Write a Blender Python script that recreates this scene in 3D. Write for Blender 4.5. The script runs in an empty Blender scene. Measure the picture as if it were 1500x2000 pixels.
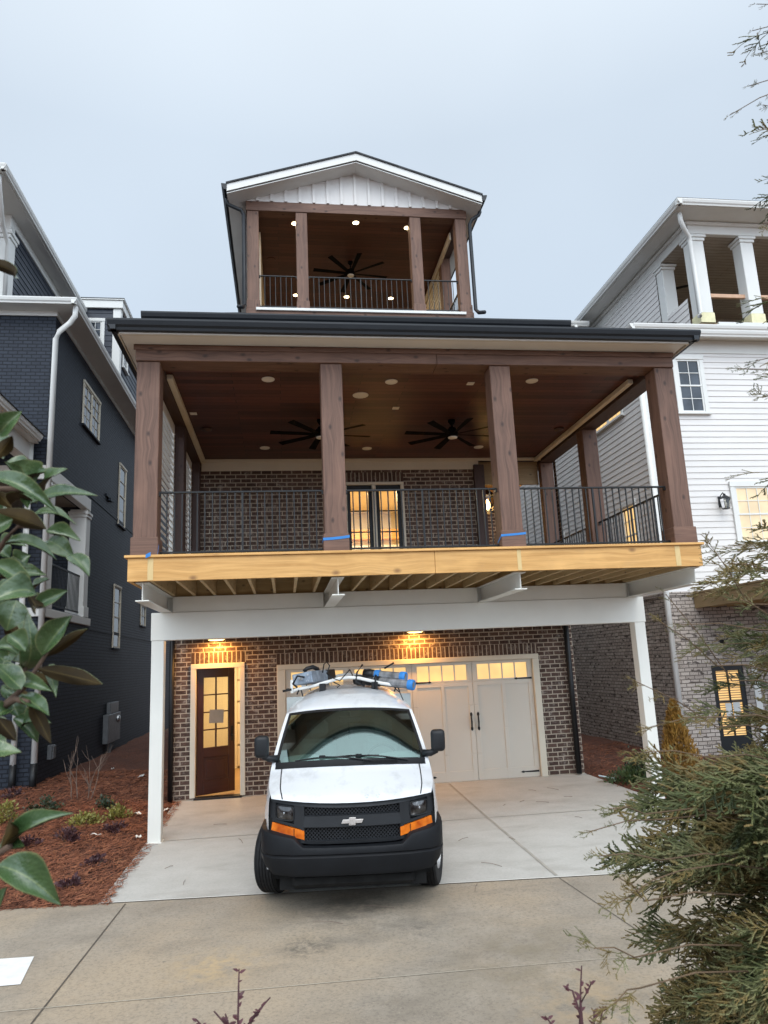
import bpy, bmesh, math, random
import numpy as np
from mathutils import Vector, Matrix, Euler
random.seed(7); rng = np.random.default_rng(7)
R = math.radians
scene = bpy.context.scene
COL = scene.collection

# ------------------------------------------------------------------ camera
YAW, PITCH, ROLL, FPX = 0.141455895, 0.203705049, -0.0446577859, 1420.78677
cy, sy, cp, sp, cr, sr = (math.cos(YAW), math.sin(YAW), math.cos(PITCH), math.sin(PITCH), math.cos(ROLL), math.sin(ROLL))
FWD = Vector((sy*cp, cy*cp, sp)); R0 = Vector((cy, -sy, 0)); U0 = R0.cross(FWD)
RIGHT = cr*R0 + sr*U0; UP = -sr*R0 + cr*U0
cd = bpy.data.cameras.new('camera'); cam = bpy.data.objects.new('camera', cd); COL.objects.link(cam)
M = Matrix.Identity(4)
for i in range(3):
    M[i][0] = RIGHT[i]; M[i][1] = UP[i]; M[i][2] = -FWD[i]
cam.matrix_world = M
cd.sensor_fit = 'VERTICAL'; cd.sensor_height = 36.0; cd.lens = FPX/2000*36
cd.clip_start = 0.05; cd.clip_end = 2000
cd.dof.use_dof = True; cd.dof.focus_distance = 11.0; cd.dof.aperture_fstop = 25.6/1000/0.0034
scene.camera = cam
def at(u, v, Y):
    d = RIGHT*((u-750)/FPX) + UP*(-(v-1000)/FPX) + FWD
    return d*(Y/d.y)

# ------------------------------------------------------------------ node helpers
MATS = {}
class NT:
    def __init__(s, name):
        s.m = bpy.data.materials.new(name); s.m.use_nodes = True
        s.t = s.m.node_tree; s.b = s.t.nodes['Principled BSDF']; MATS[name] = s.m
        s.out = s.t.nodes['Material Output']
    def n(s, typ, props=None, **ins):
        nd = s.t.nodes.new(typ)
        for k, v in (props or {}).items(): setattr(nd, k, v)
        for k, v in ins.items():
            k2 = k.replace('_', ' ')
            sock = nd.inputs[int(k[1:])] if (k[0] == 'i' and k[1:].isdigit()) else nd.inputs[k2]
            s.set(sock, v)
        return nd
    def set(s, sock, v):
        if isinstance(v, bpy.types.NodeSocket): s.t.links.new(v, sock)
        elif isinstance(v, (tuple, list)):
            sock.default_value = tuple(v) + (1.0,) if (len(v) == 3 and sock.type == 'RGBA') else v
        else: sock.default_value = v
    def base(s, **k):
        for a, v in k.items(): s.set(s.b.inputs[a.replace('_', ' ')], v)
        return s
    def math(s, op, a, b=0.0):
        return s.n('ShaderNodeMath', {'operation': op}, i0=a, i1=b).outputs[0]
    def mix(s, f, a, b, blend='MIX'):
        nd = s.n('ShaderNodeMix', {'data_type': 'RGBA', 'blend_type': blend})
        s.set(nd.inputs[0], f); s.set(nd.inputs[6], a); s.set(nd.inputs[7], b)
        return nd.outputs[2]
    def noise(s, vec, scale, detail=4.0, rough=.55):
        return s.n('ShaderNodeTexNoise', Vector=vec, Scale=scale, Detail=detail, Roughness=rough).outputs[0]
    def ramp(s, f, stops):
        nd = s.n('ShaderNodeValToRGB', i0=f); cr_ = nd.color_ramp
        while len(cr_.elements) < len(stops): cr_.elements.new(.5)
        for e, (p, c) in zip(cr_.elements, stops):
            e.position = p; e.color = tuple(c)+(1,) if len(c) == 3 else c
        return nd.outputs[0]
    def range(s, f, a, b, c=0.0, d=1.0):
        return s.n('ShaderNodeMapRange', i0=f, i1=a, i2=b, i3=c, i4=d).outputs[0]
    def uv(s): return s.n('ShaderNodeUVMap').outputs[0]
    def obj(s): return s.n('ShaderNodeTexCoord').outputs['Object']
    def rnd(s): return s.n('ShaderNodeObjectInfo').outputs['Random']
    def vscale(s, v, sc, add=None):
        o = s.n('ShaderNodeVectorMath', {'operation': 'MULTIPLY'}, i0=v, i1=sc).outputs[0]
        if add is not None: o = s.n('ShaderNodeVectorMath', {'operation': 'ADD'}, i0=o, i1=add).outputs[0]
        return o
    def bump(s, h, strength=.3, dist=.01):
        nd = s.n('ShaderNodeBump', Height=h, Strength=strength, Distance=dist)
        s.t.links.new(nd.outputs[0], s.b.inputs['Normal'])

def plain(name, col, rough=.5, metal=0.0, var=.12, scale=6.0, bump=0.0, spec=.35):
    t = NT(name); o = t.obj()
    n = t.noise(o, scale, 6.0)
    c = t.mix(t.range(n, .3, .7), tuple(x*(1-var) for x in col), tuple(min(1, x*(1+var)) for x in col))
    t.base(Base_Color=c, Roughness=t.range(t.noise(o, scale*2.3), .3, .7, rough*.85, min(1, rough*1.15)), Metallic=metal, Specular_IOR_Level=spec)
    if bump: t.bump(t.noise(o, scale*8), bump, .004)
    return t

def brick(name, c1, c2, mortar, smudge, sm_amt, bw=.205, rh=.0855, ms=.011, dark=None, bumpk=.6, rough=.85, offset=.5):
    t = NT(name); uv = t.uv()
    wob = t.vscale(t.n('ShaderNodeTexNoise', Vector=uv, Scale=7.0, Detail=2.0).outputs[1], (.010, .008, 0))
    v = t.n('ShaderNodeVectorMath', {'operation': 'ADD'}, i0=uv, i1=wob).outputs[0]
    bt = t.n('ShaderNodeTexBrick', {'offset': offset}, Vector=v, Scale=1.0, Mortar_Size=ms, Mortar_Smooth=.12, Bias=0.0, Brick_Width=bw, Row_Height=rh)
    t.set(bt.inputs['Color1'], (0, 0, 0)); t.set(bt.inputs['Color2'], (1, 1, 1)); t.set(bt.inputs['Mortar'], (.5, .5, .5))
    fac = bt.outputs['Fac']
    bcol = t.mix(bt.outputs['Color'], c1, c2)
    fine = t.noise(uv, 38.0, 6.0, .7)
    bcol = t.mix(t.range(fine, .35, .75), bcol, t.mix(.55, bcol, tuple(x*1.9 for x in c2)))
    if dark:
        dv = t.range(t.noise(t.vscale(uv, (4.8, 11.7, 1)), 1.0, 1.0), .60, .66)
        bcol = t.mix(t.math('MULTIPLY', dv, .85), bcol, dark)
    sm = t.math('MULTIPLY', t.range(t.noise(uv, 4.3, 6.0, .72), .50, .66), t.range(t.noise(uv, 17.0, 5.0, .7), .46, .62))
    bcol = t.mix(t.math('MULTIPLY', sm, sm_amt), bcol, smudge)
    mcol = t.mix(t.range(t.noise(uv, 3.0), .3, .7), tuple(x*.8 for x in mortar), mortar)
    t.base(Base_Color=t.mix(fac, bcol, mcol), Roughness=rough, Specular_IOR_Level=.25)
    h = t.math('SUBTRACT', t.math('MULTIPLY', fine, .35), fac)
    t.bump(h, bumpk, .008)
    return t

def wood(name, ca, cb, knots=True, rough=.65, gs=16.0, kcol=None, kscale=2.0, dirt=0.0):
    t = NT(name); uv = t.uv(); rv = t.n('ShaderNodeCombineXYZ', X=t.math('MULTIPLY', t.rnd(), 37.0), Y=t.math('MULTIPLY', t.rnd(), 11.0)).outputs[0]
    u = t.n('ShaderNodeVectorMath', {'operation': 'ADD'}, i0=uv, i1=rv).outputs[0]
    kv = t.vscale(u, (kscale*1.25, kscale*2.0, 1))
    vor = t.n('ShaderNodeTexVoronoi', {'voronoi_dimensions': '2D'}, Vector=kv, Scale=1.0, Randomness=1.0).outputs[0]
    kn = t.range(vor, .025, .095, 1.0, 0.0)
    pull = t.math('MULTIPLY', t.range(vor, .0, .5, 1.0, 0.0), .05)
    u2 = t.n('ShaderNodeVectorMath', {'operation': 'ADD'}, i0=u, i1=t.n('ShaderNodeCombineXYZ', Y=pull).outputs[0]).outputs[0]
    g = t.noise(t.vscale(u2, (.42, gs, 1)), 1.6, 8.0, .68)
    g2 = t.noise(t.vscale(u2, (.9, gs*4, 1)), 2.0, 4.0, .65)
    pat = t.noise(t.vscale(u, (1.0, 2.4, 1)), 1.3, 3.0)
    c = t.mix(t.range(g, .3, .7), ca, cb)
    c = t.mix(t.math('MULTIPLY', t.range(g2, .5, .75), .35), c, tuple(x*.55 for x in ca))
    c = t.mix(t.math('MULTIPLY', t.range(pat, .5, .72), .45), c, tuple(min(1, x*1.25) for x in cb))
    if knots: c = t.mix(t.math('MULTIPLY', kn, .75), c, kcol or tuple(x*.3 for x in ca))
    if dirt: c = t.mix(t.math('MULTIPLY', t.range(t.noise(u, 2.7, 6.0, .7), .55, .75), dirt), c, (.2, .19, .17))
    t.base(Base_Color=c, Roughness=rough)
    t.bump(g2, .25, .003)
    return t

def planks(name, ca, cb, rh=.135, bw=2.6, gap=.005, rough=.5):
    t = NT(name); uv = t.uv()
    bt = t.n('ShaderNodeTexBrick', {'offset': .37}, Vector=uv, Scale=1.0, Mortar_Size=gap, Mortar_Smooth=.1, Bias=0.0, Brick_Width=bw, Row_Height=rh)
    t.set(bt.inputs['Color1'], ca); t.set(bt.inputs['Color2'], cb); t.set(bt.inputs['Mortar'], tuple(x*.15 for x in ca))
    g = t.noise(t.vscale(uv, (1.2, 22, 1)), 1.7, 7.0, .65)
    c = t.mix(t.range(g, .35, .7), bt.outputs['Color'], t.mix(.6, bt.outputs['Color'], tuple(x*.35 for x in ca)))
    t.base(Base_Color=c, Roughness=rough); t.bump(t.math('MULTIPLY', bt.outputs['Fac'], -1.0), .6, .006)
    return t

def emit(name, col, strength, var=.0, base=(.5, .4, .25)):
    t = NT(name); o = t.obj()
    c = col if not var else t.mix(t.range(t.noise(o, 2.2, 2.0), .35, .65), tuple(x*(1-var) for x in col), col)
    t.base(Base_Color=base, Roughness=.12, Emission_Color=c, Emission_Strength=strength)
    return t

# materials -----------------------------------------------------------
brick('dark_brick', (.028, .0175, .014), (.088, .053, .041), (.42, .355, .28), (.40, .36, .32), .85, ms=.010)
brick('soldier_brick', (.028, .0175, .014), (.088, .053, .041), (.42, .355, .28), (.40, .36, .32), .85, ms=.010, bw=.30, offset=0.0)
brick('navy_brick', (.0140, .0178, .0265), (.0225, .028, .0395), (.0075, .0098, .0150), (.03, .036, .046), .2, ms=.011, bumpk=1.0, rough=.6)
brick('washed_brick', (.21, .175, .15), (.40, .35, .31), (.14, .118, .10), (.50, .46, .42), .8, rh=.08, ms=.009, dark=(.035, .026, .023))
wood('stained_timber', (.074, .036, .0235), (.190, .101, .067), kcol=(.020, .010, .008), kscale=1.5)
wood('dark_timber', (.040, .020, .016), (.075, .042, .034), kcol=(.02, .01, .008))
wood('raw_pine', (.43, .215, .055), (.70, .40, .140), kcol=(.17, .075, .025), gs=11.0, kscale=1.1, dirt=.10)
wood('pale_pine', (.52, .36, .15), (.62, .46, .22), knots=False)
wood('treated_joist', (.40, .28, .135), (.56, .41, .21), gs=10, knots=True)
wood('weathered_beam', (.22, .15, .07), (.33, .23, .12))
wood('mahogany', (.030, .008, .006), (.055, .016, .011), knots=False, rough=.35)
wood('oak_floor', (.40, .24, .10), (.50, .32, .15), knots=False, rough=.35)
planks('ceiling_planks', (.050, .0155, .012), (.145, .045, .034), bw=1.9, gap=.006)
planks('upper_ceiling', (.066, .020, .015), (.125, .040, .028))
planks('tan_ceiling', (.42, .36, .30), (.47, .41, .34), rough=.7)
plain('white_steel', (.72, .705, .645), .45, var=.04, scale=1.6)
plain('white_trim', (.67, .665, .635), .5, var=.03, scale=2)
plain('cream_trim', (.62, .56, .45), .55, var=.04, scale=2)
plain('primer_yellow', (.72, .67, .42), .6)
plain('white_siding', (.66, .635, .61), .55, var=.04, scale=.9, bump=.04)
plain('navy_siding', (.026, .032, .046), .5, var=.07, scale=1.2)
plain('cream_siding', (.62, .57, .46), .55, var=.04)
plain('garage_paint', (.60, .55, .47), .45, var=.03, scale=1.0)
plain('black_metal', (.008, .0085, .0095), .45, var=.15)
plain('charcoal_metal', (.010, .0125, .016), .45, var=.1, scale=2)
plain('black_fan', (.002, .002, .002), .8, spec=.1)
plain('grey_box', (.16, .17, .18), .45, metal=.3)
plain('galvanised', (.45, .47, .49), .35, metal=.8)
plain('disc_white', (.72, .70, .65), .5, var=.03)
plain('blue_tape', (.03, .19, .50), .55)
plain('grey_paper', (.24, .245, .235), .8, var=.1); plain('paper', (.62, .63, .62), .8, var=.05)
plain('pale_scrap', (.72, .68, .6), .8)
plain('blue_scrap', (.55, .68, .74), .6)
plain('wall_paint', (.75, .68, .55), .7, var=.02)
plain('copper_rail', (.55, .34, .22), .5)
plain('bark', (.10, .065, .045), .9, var=.3, scale=30, bump=.4)
plain('cypress_stem', (.13, .085, .05), .8, var=.3, scale=12); plain('grey_twig', (.17, .125, .10), .9, var=.25, scale=20)
plain('purple_stem', (.065, .026, .030), .7, var=.25, scale=30)
plain('purple_leaf', (.080, .028, .034), .45, var=.4, scale=25)
plain('soil', (.13, .075, .05), .95, var=.3, scale=3)
plain('dark_inside', (.006, .006, .006), .95)

def shingle():
    t = NT('shingle'); uv = t.uv()
    bt = t.n('ShaderNodeTexBrick', {'offset': .5}, Vector=uv, Scale=1.0, Mortar_Size=.006, Bias=0.0, Brick_Width=.28, Row_Height=.14)
    t.set(bt.inputs['Color1'], (.032, .034, .038)); t.set(bt.inputs['Color2'], (.075, .078, .085)); t.set(bt.inputs['Mortar'], (.008, .008, .009))
    t.base(Base_Color=t.mix(t.range(t.noise(uv, 60), .3, .7), bt.outputs['Color'], t.mix(.5, bt.outputs['Color'], (.03, .03, .03))), Roughness=.9)
    t.bump(t.math('MULTIPLY', bt.outputs['Fac'], -1.0), .8, .012)
shingle()

def concrete(name, ca, cb, stain, amt, warm=None, speck=.5, spots=(), grit=.6):
    t = NT(name); o = t.obj()
    big = t.noise(o, .55, 6.0, .62); mid = t.noise(o, 2.4, 7.0, .65); fine = t.noise(o, 34.0, 6.0, .78)
    c = t.mix(t.range(mid, .3, .7), ca, cb)
    if warm: c = t.mix(t.math('MULTIPLY', t.range(big, .42, .62), .85), c, warm)
    st = t.noise(t.vscale(o, (1.0, 2.2, 1), (3.1, 7.7, 0)), .9, 7.0, .68)
    c = t.mix(t.math('MULTIPLY', t.range(st, .52, .72), amt), c, stain)
    sp_ = t.noise(t.vscale(o, (1, 1, 1), (9, 4, 0)), 8.0, 5.0, .75)
    c = t.mix(t.math('MULTIPLY', t.range(sp_, .64, .76), speck), c, tuple(x*.5 for x in stain))
    c = t.mix(t.math('MULTIPLY', t.range(fine, .48, .66), grit), c, tuple(x*.5 for x in ca))
    c = t.mix(t.math('MULTIPLY', t.range(t.noise(o, 60.0, 3.0, .7), .60, .72), grit*.7), c, tuple(min(1, x*1.5) for x in cb))
    for (px_, py_, rad, col_, am) in spots:
        dd = t.n('ShaderNodeVectorMath', {'operation': 'DISTANCE'}, i0=t.vscale(o, (1, 1, 0)), i1=(px_, py_, 0)).outputs['Value']
        ff = t.math('MULTIPLY', t.range(dd, rad, rad*.2), t.range(t.noise(o, 6.5/max(rad, .25)*.5, 7.0, .75), .42, .62))
        c = t.mix(t.math('MULTIPLY', ff, am), c, col_)
    t.base(Base_Color=c, Roughness=.8); t.bump(fine, .25, .003)
    return t
SPOTS = ((.15, 6.97, .32, (.06, .055, .045), .9), (-.62, 6.75, .55, (.46, .33, .18), .8), (1.2, 7.1, .35, (.09, .08, .07), .6), (.7, 7.8, 1.0, (.10, .085, .065), .75), (1.95, 6.2, 1.2, (.20, .165, .11), .6), (2.1, 5.3, .8, (.45, .32, .18), .5))
concrete('driveway_concrete', (.415, .40, .365), (.49, .475, .44), (.29, .27, .235), .55, speck=.2, grit=.25)
concrete('alley_concrete', (.245, .208, .162), (.335, .287, .228), (.145, .124, .098), .5, warm=(.375, .295, .205), speck=.65, spots=SPOTS)
plain('joint_dark', (.09, .075, .06), .9); plain('joint_soft', (.34, .315, .275), .9); plain('joint_pale', (.43, .385, .31), .9); plain('joint_light', (.62, .60, .55), .9)
plain('road_paint', (.72, .71, .69), .7, var=.1, scale=9)

def straw():
    t = NT('straw_ground'); o = t.obj()
    a = t.noise(t.vscale(o, (30, 6, 1)), 1.3, 6.0, .7); b = t.noise(t.vscale(o, (7, 34, 1), (4, 2, 0)), 1.3, 6.0, .7)
    f = t.math('MAXIMUM', a, b)
    c = t.ramp(t.range(f, .42, .78), [(0, (.032, .011, .006)), (.5, (.142, .047, .022)), (1, (.30, .118, .055))])
    c = t.mix(t.math('MULTIPLY', t.range(t.noise(o, 1.2), .45, .7), .5), c, (.05, .018, .011))
    t.base(Base_Color=c, Roughness=.9); t.bump(f, 1.0, .02)
    t2 = NT('straw_needle'); o = t2.obj()
    c = t2.ramp(t2.noise(o, 9.0, 4.0, .7), [(.3, (.095, .029, .013)), (.55, (.25, .086, .040)), (.75, (.44, .20, .095))])
    t2.base(Base_Color=c, Roughness=.8)
straw()

def leafmat(name, stops, scale, rough=.5, sss=0.0, transl=0.0):
    t = NT(name); o = t.obj()
    c = t.ramp(t.noise(o, scale, 5.0, .65), stops)
    t.base(Base_Color=c, Roughness=rough)
    return t
leafmat('cypress_green', [(.30, (.020, .032, .009)), (.41, (.080, .095, .026)), (.48, (.16, .158, .062)), (.54, (.20, .135, .040)), (.62, (.13, .112, .032)), (.68, (.215, .225, .11)), (.76, (.10, .145, .04))], 4.2, .6)
leafmat('golden_leaf', [(.3, (.09, .05, .010)), (.5, (.25, .125, .02)), (.7, (.38, .22, .04))], 6, .6)
leafmat('shrub_green', [(.3, (.018, .035, .012)), (.5, (.045, .075, .022)), (.7, (.10, .13, .04))], 11, .5)
leafmat('shrub_dark', [(.3, (.010, .020, .010)), (.5, (.024, .042, .018)), (.7, (.05, .07, .028))], 11, .5)
leafmat('shrub_yellow', [(.3, (.09, .085, .018)), (.5, (.20, .19, .04)), (.7, (.34, .30, .075))], 13, .5)
leafmat('shrub_purple', [(.3, (.025, .010, .012)), (.5, (.06, .022, .026)), (.7, (.11, .05, .045))], 13, .6)
def magnolia():
    t = NT('magnolia_top'); uv = t.uv(); o = t.obj()
    sx = t.n('ShaderNodeSeparateXYZ', i0=uv)
    rib = t.range(t.math('ABSOLUTE', sx.outputs[1]), .0, .035, 1.0, 0.0)
    vein = t.n('ShaderNodeTexWave', Vector=t.n('ShaderNodeCombineXYZ', X=t.math('SUBTRACT', sx.outputs[0], t.math('MULTIPLY', t.math('ABSOLUTE', sx.outputs[1]), .6))).outputs[0], Scale=4.5, Distortion=.6).outputs[1]
    c = t.ramp(t.noise(o, 9, 4.0), [(.3, (.024, .055, .018)), (.55, (.055, .098, .034)), (.75, (.105, .145, .06))])
    c = t.mix(t.math('MULTIPLY', t.range(vein, .75, 1.0), .25), c, (.10, .16, .06))
    c = t.mix(t.math('MULTIPLY', rib, .7), c, (.20, .24, .09))
    c = t.mix(t.math('MULTIPLY', t.range(t.noise(o, 60, 4.0, .75), .62, .75), .35), c, (.25, .27, .22))
    rim = t.range(t.math('ABSOLUTE', sx.outputs[1]), .44, .5, 0.0, 1.0); c = t.mix(t.math('MULTIPLY', rim, .6), c, (.26, .27, .12))
    t.base(Base_Color=c, Roughness=t.range(t.noise(o, 40, 3.0), .35, .65, .2, .42), Specular_IOR_Level=.7); t.bump(t.noise(o, 45, 4.0), .45, .008)
    t = NT('magnolia_under'); uv = t.uv(); o = t.obj(); sx = t.n('ShaderNodeSeparateXYZ', i0=uv)
    rib = t.range(t.math('ABSOLUTE', sx.outputs[1]), .0, .05, 1.0, 0.0)
    c = t.ramp(t.noise(o, 10, 5.0), [(.3, (.014, .009, .003)), (.55, (.036, .022, .005)), (.75, (.070, .046, .011))])
    t.base(Base_Color=t.mix(t.math('MULTIPLY', rib, .4), c, (.14, .10, .03)), Roughness=.75, Specular_IOR_Level=.2)
magnolia()

def glass(name, tint, spec=1.0, rough=.02):
    t = NT(name); t.t.nodes.remove(t.b)
    tr = t.n('ShaderNodeBsdfTransparent'); t.set(tr.inputs[0], tint)
    gl = t.n('ShaderNodeBsdfGlossy'); t.set(gl.inputs[0], (.95, .97, 1.0) if name != 'windshield_glass' else (.66, .90, .88)); gl.inputs['Roughness'].default_value = rough
    fr = t.n('ShaderNodeFresnel', IOR=1.52)
    f = t.math('MULTIPLY', fr.outputs[0], spec)
    mx = t.n('ShaderNodeMixShader', i0=f, i1=tr.outputs[0], i2=gl.outputs[0])
    t.t.links.new(mx.outputs[0], t.out.inputs[0])
glass('clear_glass', (.93, .95, .93), .5); glass('windshield_glass', (.58, .76, .72), 6.0, .03); glass('lantern_glass', (.9, .88, .8))
t = NT('dark_pane'); o = t.obj(); t.base(Base_Color=t.mix(t.range(t.noise(o, 1.3), .4, .6), (.022, .028, .036), (.06, .072, .09)), Roughness=.05, Specular_IOR_Level=.45)
emit('lit_pane', (1.0, .60, .17), 1.0, .22); emit('lit_pane_dim', (.78, .56, .33), .6, .45)
emit('lamp_disc', (1.0, .80, .45), 14.0); emit('lamp_warm', (1.0, .66, .22), 6.0); emit('flame', (1.0, .58, .18), 45.0); emit('blind_lit', (1.0, .56, .14), .95, .15)
# van
def vanpaint():
    t = NT('van_paint'); o = t.obj()
    d = t.math('MULTIPLY', t.range(t.noise(t.vscale(o, (2, 1, 1)), 2.2, 7.0, .7), .50, .74), .45)
    c = t.mix(d, (.66, .672, .685), (.32, .32, .31))
    chips = t.range(t.noise(t.vscale(o, (1, 1, 1), (2, 5, 1)), 9.0, 6.0, .8), .70, .76)
    c = t.mix(t.math('MULTIPLY', chips, .5), c, (.25, .25, .25))
    t.base(Base_Color=c, Roughness=.25, Coat_Weight=.5, Coat_Roughness=.08)
vanpaint()
plain('bumper_plastic', (.0060, .0068, .0085), .55, spec=.22, var=.25, scale=3, bump=.05)
plain('trim_plastic', (.008, .009, .0105), .5, var=.2, scale=4)
plain('grille_plastic', (.017, .0185, .021), .5, spec=.3); plain('mesh_plastic', (.030, .032, .036), .45)
plain('tyre_rubber', (.010, .010, .011), .8, var=.25, scale=8)
plain('wheel_steel', (.5, .5, .5), .4, metal=.6)
plain('emblem_silver', (.62, .58, .55), .3, metal=.5)
plain('cabin_grey', (.34, .36, .35), .8); plain('scratched_metal', (.27, .32, .38), .45, metal=.4, var=.4, scale=9); plain('tube_metal', (.20, .20, .205), .5, metal=.4, var=.5, scale=11)
plain('primer_grey', (.38, .43, .47), .5, var=.1)
t = NT('amber_lens'); o = t.obj()
w = t.n('ShaderNodeTexWave', Vector=t.vscale(o, (1, 0, 1)), Scale=22.0, Distortion=0.0).outputs[1]
t.base(Base_Color=t.mix(t.range(t.noise(o, 7.0, 2.0), .35, .65), (.40, .065, .003), (.78, .20, .015)), Roughness=.15, Coat_Weight=.6); t.bump(w, .3, .004)
t = NT('headlight_glass'); o = t.obj()
t.base(Base_Color=t.ramp(t.noise(o, 14.0, 4.0), [(.40, (.008, .008, .009)), (.58, (.05, .05, .053)), (.72, (.30, .30, .30))]), Roughness=.08, Metallic=.35, Coat_Weight=1.0); t.bump(t.n('ShaderNodeTexWave', Vector=o, Scale=18.0).outputs[1], .3, .004)

# ------------------------------------------------------------------ mesh helpers
OFF = {}
def front(x0, y0, z0): return lambda u, v, d: (x0+u, y0-d, z0+v)          # faces -Y
def sideL(x0, y0, z0): return lambda u, v, d: (x0-d, y0+u, z0+v)          # faces -X
def sideR(x0, y0, z0): return lambda u, v, d: (x0+d, y0+u, z0+v)          # faces +X
def uvmap(n, c, g):
    a = [abs(n[0]), abs(n[1]), abs(n[2])]; k = a.index(max(a))
    x, y, z = c
    if g == 'z': return (z, x+y*0) if k == 1 else ((z, y) if k == 0 else (x, y))
    if g == 'y': return (y, z) if k == 0 else ((y, x) if k == 2 else (x, z))
    return (y, z) if k == 0 else ((x, z) if k == 1 else (x, y))
class MB:
    def __init__(s): s.v = []; s.f = []; s.g = []; s.o = []; s.uv = {}
    def face(s, pts, g='x', off=(0, 0), uvs=None):
        b = len(s.v); s.v += [tuple(p) for p in pts]; s.f.append(tuple(range(b, b+len(pts)))); s.g.append(g); s.o.append(off)
        if uvs: s.uv[len(s.f)-1] = uvs
        return s
    def faces(s, vs, fs, g='x', off=(0, 0)):
        b = len(s.v); s.v += [tuple(p) for p in vs]
        for f in fs: s.f.append(tuple(b+i for i in f)); s.g.append(g); s.o.append(off)
        return s
    def box(s, x0, x1, y0, y1, z0, z1, g='x', off=(0, 0)):
        x0, x1 = min(x0, x1), max(x0, x1); y0, y1 = min(y0, y1), max(y0, y1); z0, z1 = min(z0, z1), max(z0, z1)
        vs = [(x0, y0, z0), (x1, y0, z0), (x1, y1, z0), (x0, y1, z0), (x0, y0, z1), (x1, y0, z1), (x1, y1, z1), (x0, y1, z1)]
        return s.faces(vs, [(0, 3, 2, 1), (4, 5, 6, 7), (0, 1, 5, 4), (1, 2, 6, 5), (2, 3, 7, 6), (3, 0, 4, 7)], g, off)
    def pbox(s, P, u0, u1, v0, v1, d0, d1, g='x', off=(0, 0)):
        a = P(u0, v0, d0); b = P(u1, v1, d1)
        return s.box(a[0], b[0], a[1], b[1], a[2], b[2], g, off)
    def mbox(s, mat, sx, sy_, sz, g='x'):
        vs = [mat @ Vector((i*sx/2, j*sy_/2, k*sz/2)) for k in (-1, 1) for i, j in ((-1, -1), (1, -1), (1, 1), (-1, 1))]
        return s.faces(vs, [(0, 3, 2, 1), (4, 5, 6, 7), (0, 1, 5, 4), (1, 2, 6, 5), (2, 3, 7, 6), (3, 0, 4, 7)], g)
    def prism(s, fn, poly, t0, t1, g='x'):
        n = len(poly); vs = [fn(a, b, t0) for a, b in poly] + [fn(a, b, t1) for a, b in poly]
        fs = [tuple(range(n-1, -1, -1)), tuple(range(n, 2*n))] + [(i, (i+1) % n, n+(i+1) % n, n+i) for i in range(n)]
        return s.faces(vs, fs, g)
    def wall(s, P, u0, u1, v0, v1, ops=(), reveal=.12):
        us = sorted({u0, u1, *[o[0] for o in ops], *[o[1] for o in ops]}); vs = sorted({v0, v1, *[o[2] for o in ops], *[o[3] for o in ops]})
        for a, b in zip(us, us[1:]):
            for c, d in zip(vs, vs[1:]):
                m, k = (a+b)/2, (c+d)/2
                if any(o[0] < m < o[1] and o[2] < k < o[3] for o in ops): continue
                s.face([P(a, c, 0), P(b, c, 0), P(b, d, 0), P(a, d, 0)])
        for a, b, c, d in ops:
            for (p, q) in (((a, c), (a, d)), ((b, d), (b, c)), ((a, d), (b, d)), ((b, c), (a, c))):
                s.face([P(*p, 0), P(*q, 0), P(*q, -reveal), P(*p, -reveal)])
        return s
    def tube(s, pts, r, n=8, cap=True):
        pts = [Vector(p) for p in pts]; rs = r if isinstance(r, (list, tuple)) else [r]*len(pts)
        up = Vector((0.31, .17, .93)).normalized(); rings = []; b = len(s.v)
        for i, p in enumerate(pts):
            d = (pts[min(i+1, len(pts)-1)] - pts[max(i-1, 0)]).normalized()
            if abs(d.dot(up)) > .97: up = Vector((1, 0, 0)) if abs(d.x) < .9 else Vector((0, 1, 0))
            a = d.cross(up).normalized(); c = d.cross(a).normalized()
            s.v += [tuple(p + rs[i]*(math.cos(k*2*math.pi/n)*a + math.sin(k*2*math.pi/n)*c)) for k in range(n)]
        for i in range(len(pts)-1):
            for k in range(n):
                s.f.append((b+i*n+k, b+i*n+(k+1) % n, b+(i+1)*n+(k+1) % n, b+(i+1)*n+k)); s.g.append('z'); s.o.append((0, 0))
        if cap:
            s.f.append(tuple(b+k for k in range(n-1, -1, -1))); s.g.append('x'); s.o.append((0, 0))
            e = b+(len(pts)-1)*n; s.f.append(tuple(e+k for k in range(n))); s.g.append('x'); s.o.append((0, 0))
        return s
    def lathe(s, prof, n=24, T=None, cap=True):
        b = len(s.v); T = T or Matrix.Identity(4)
        for (r, z) in prof:
            for k in range(n):
                a = k*2*math.pi/n; s.v.append(tuple(T @ Vector((r*math.cos(a), r*math.sin(a), z))))
        for i in range(len(prof)-1):
            for k in range(n):
                s.f.append((b+i*n+k, b+i*n+(k+1) % n, b+(i+1)*n+(k+1) % n, b+(i+1)*n+k)); s.g.append('x'); s.o.append((0, 0))
        if cap:
            for i in (0, len(prof)-1):
                s.f.append(tuple(b+i*n+k for k in range(n))); s.g.append('x'); s.o.append((0, 0))
        return s
    def grid(s, fn, nu, nv, skip=None, g='x'):
        b = len(s.v)
        for j in range(nv+1):
            for i in range(nu+1): s.v.append(tuple(fn(i/nu, j/nv)))
        for j in range(nv):
            for i in range(nu):
                if skip and skip(i, j): continue
                s.f.append((b+j*(nu+1)+i, b+j*(nu+1)+i+1, b+(j+1)*(nu+1)+i+1, b+(j+1)*(nu+1)+i)); s.g.append(g); s.o.append((0, 0))
        return s
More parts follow.
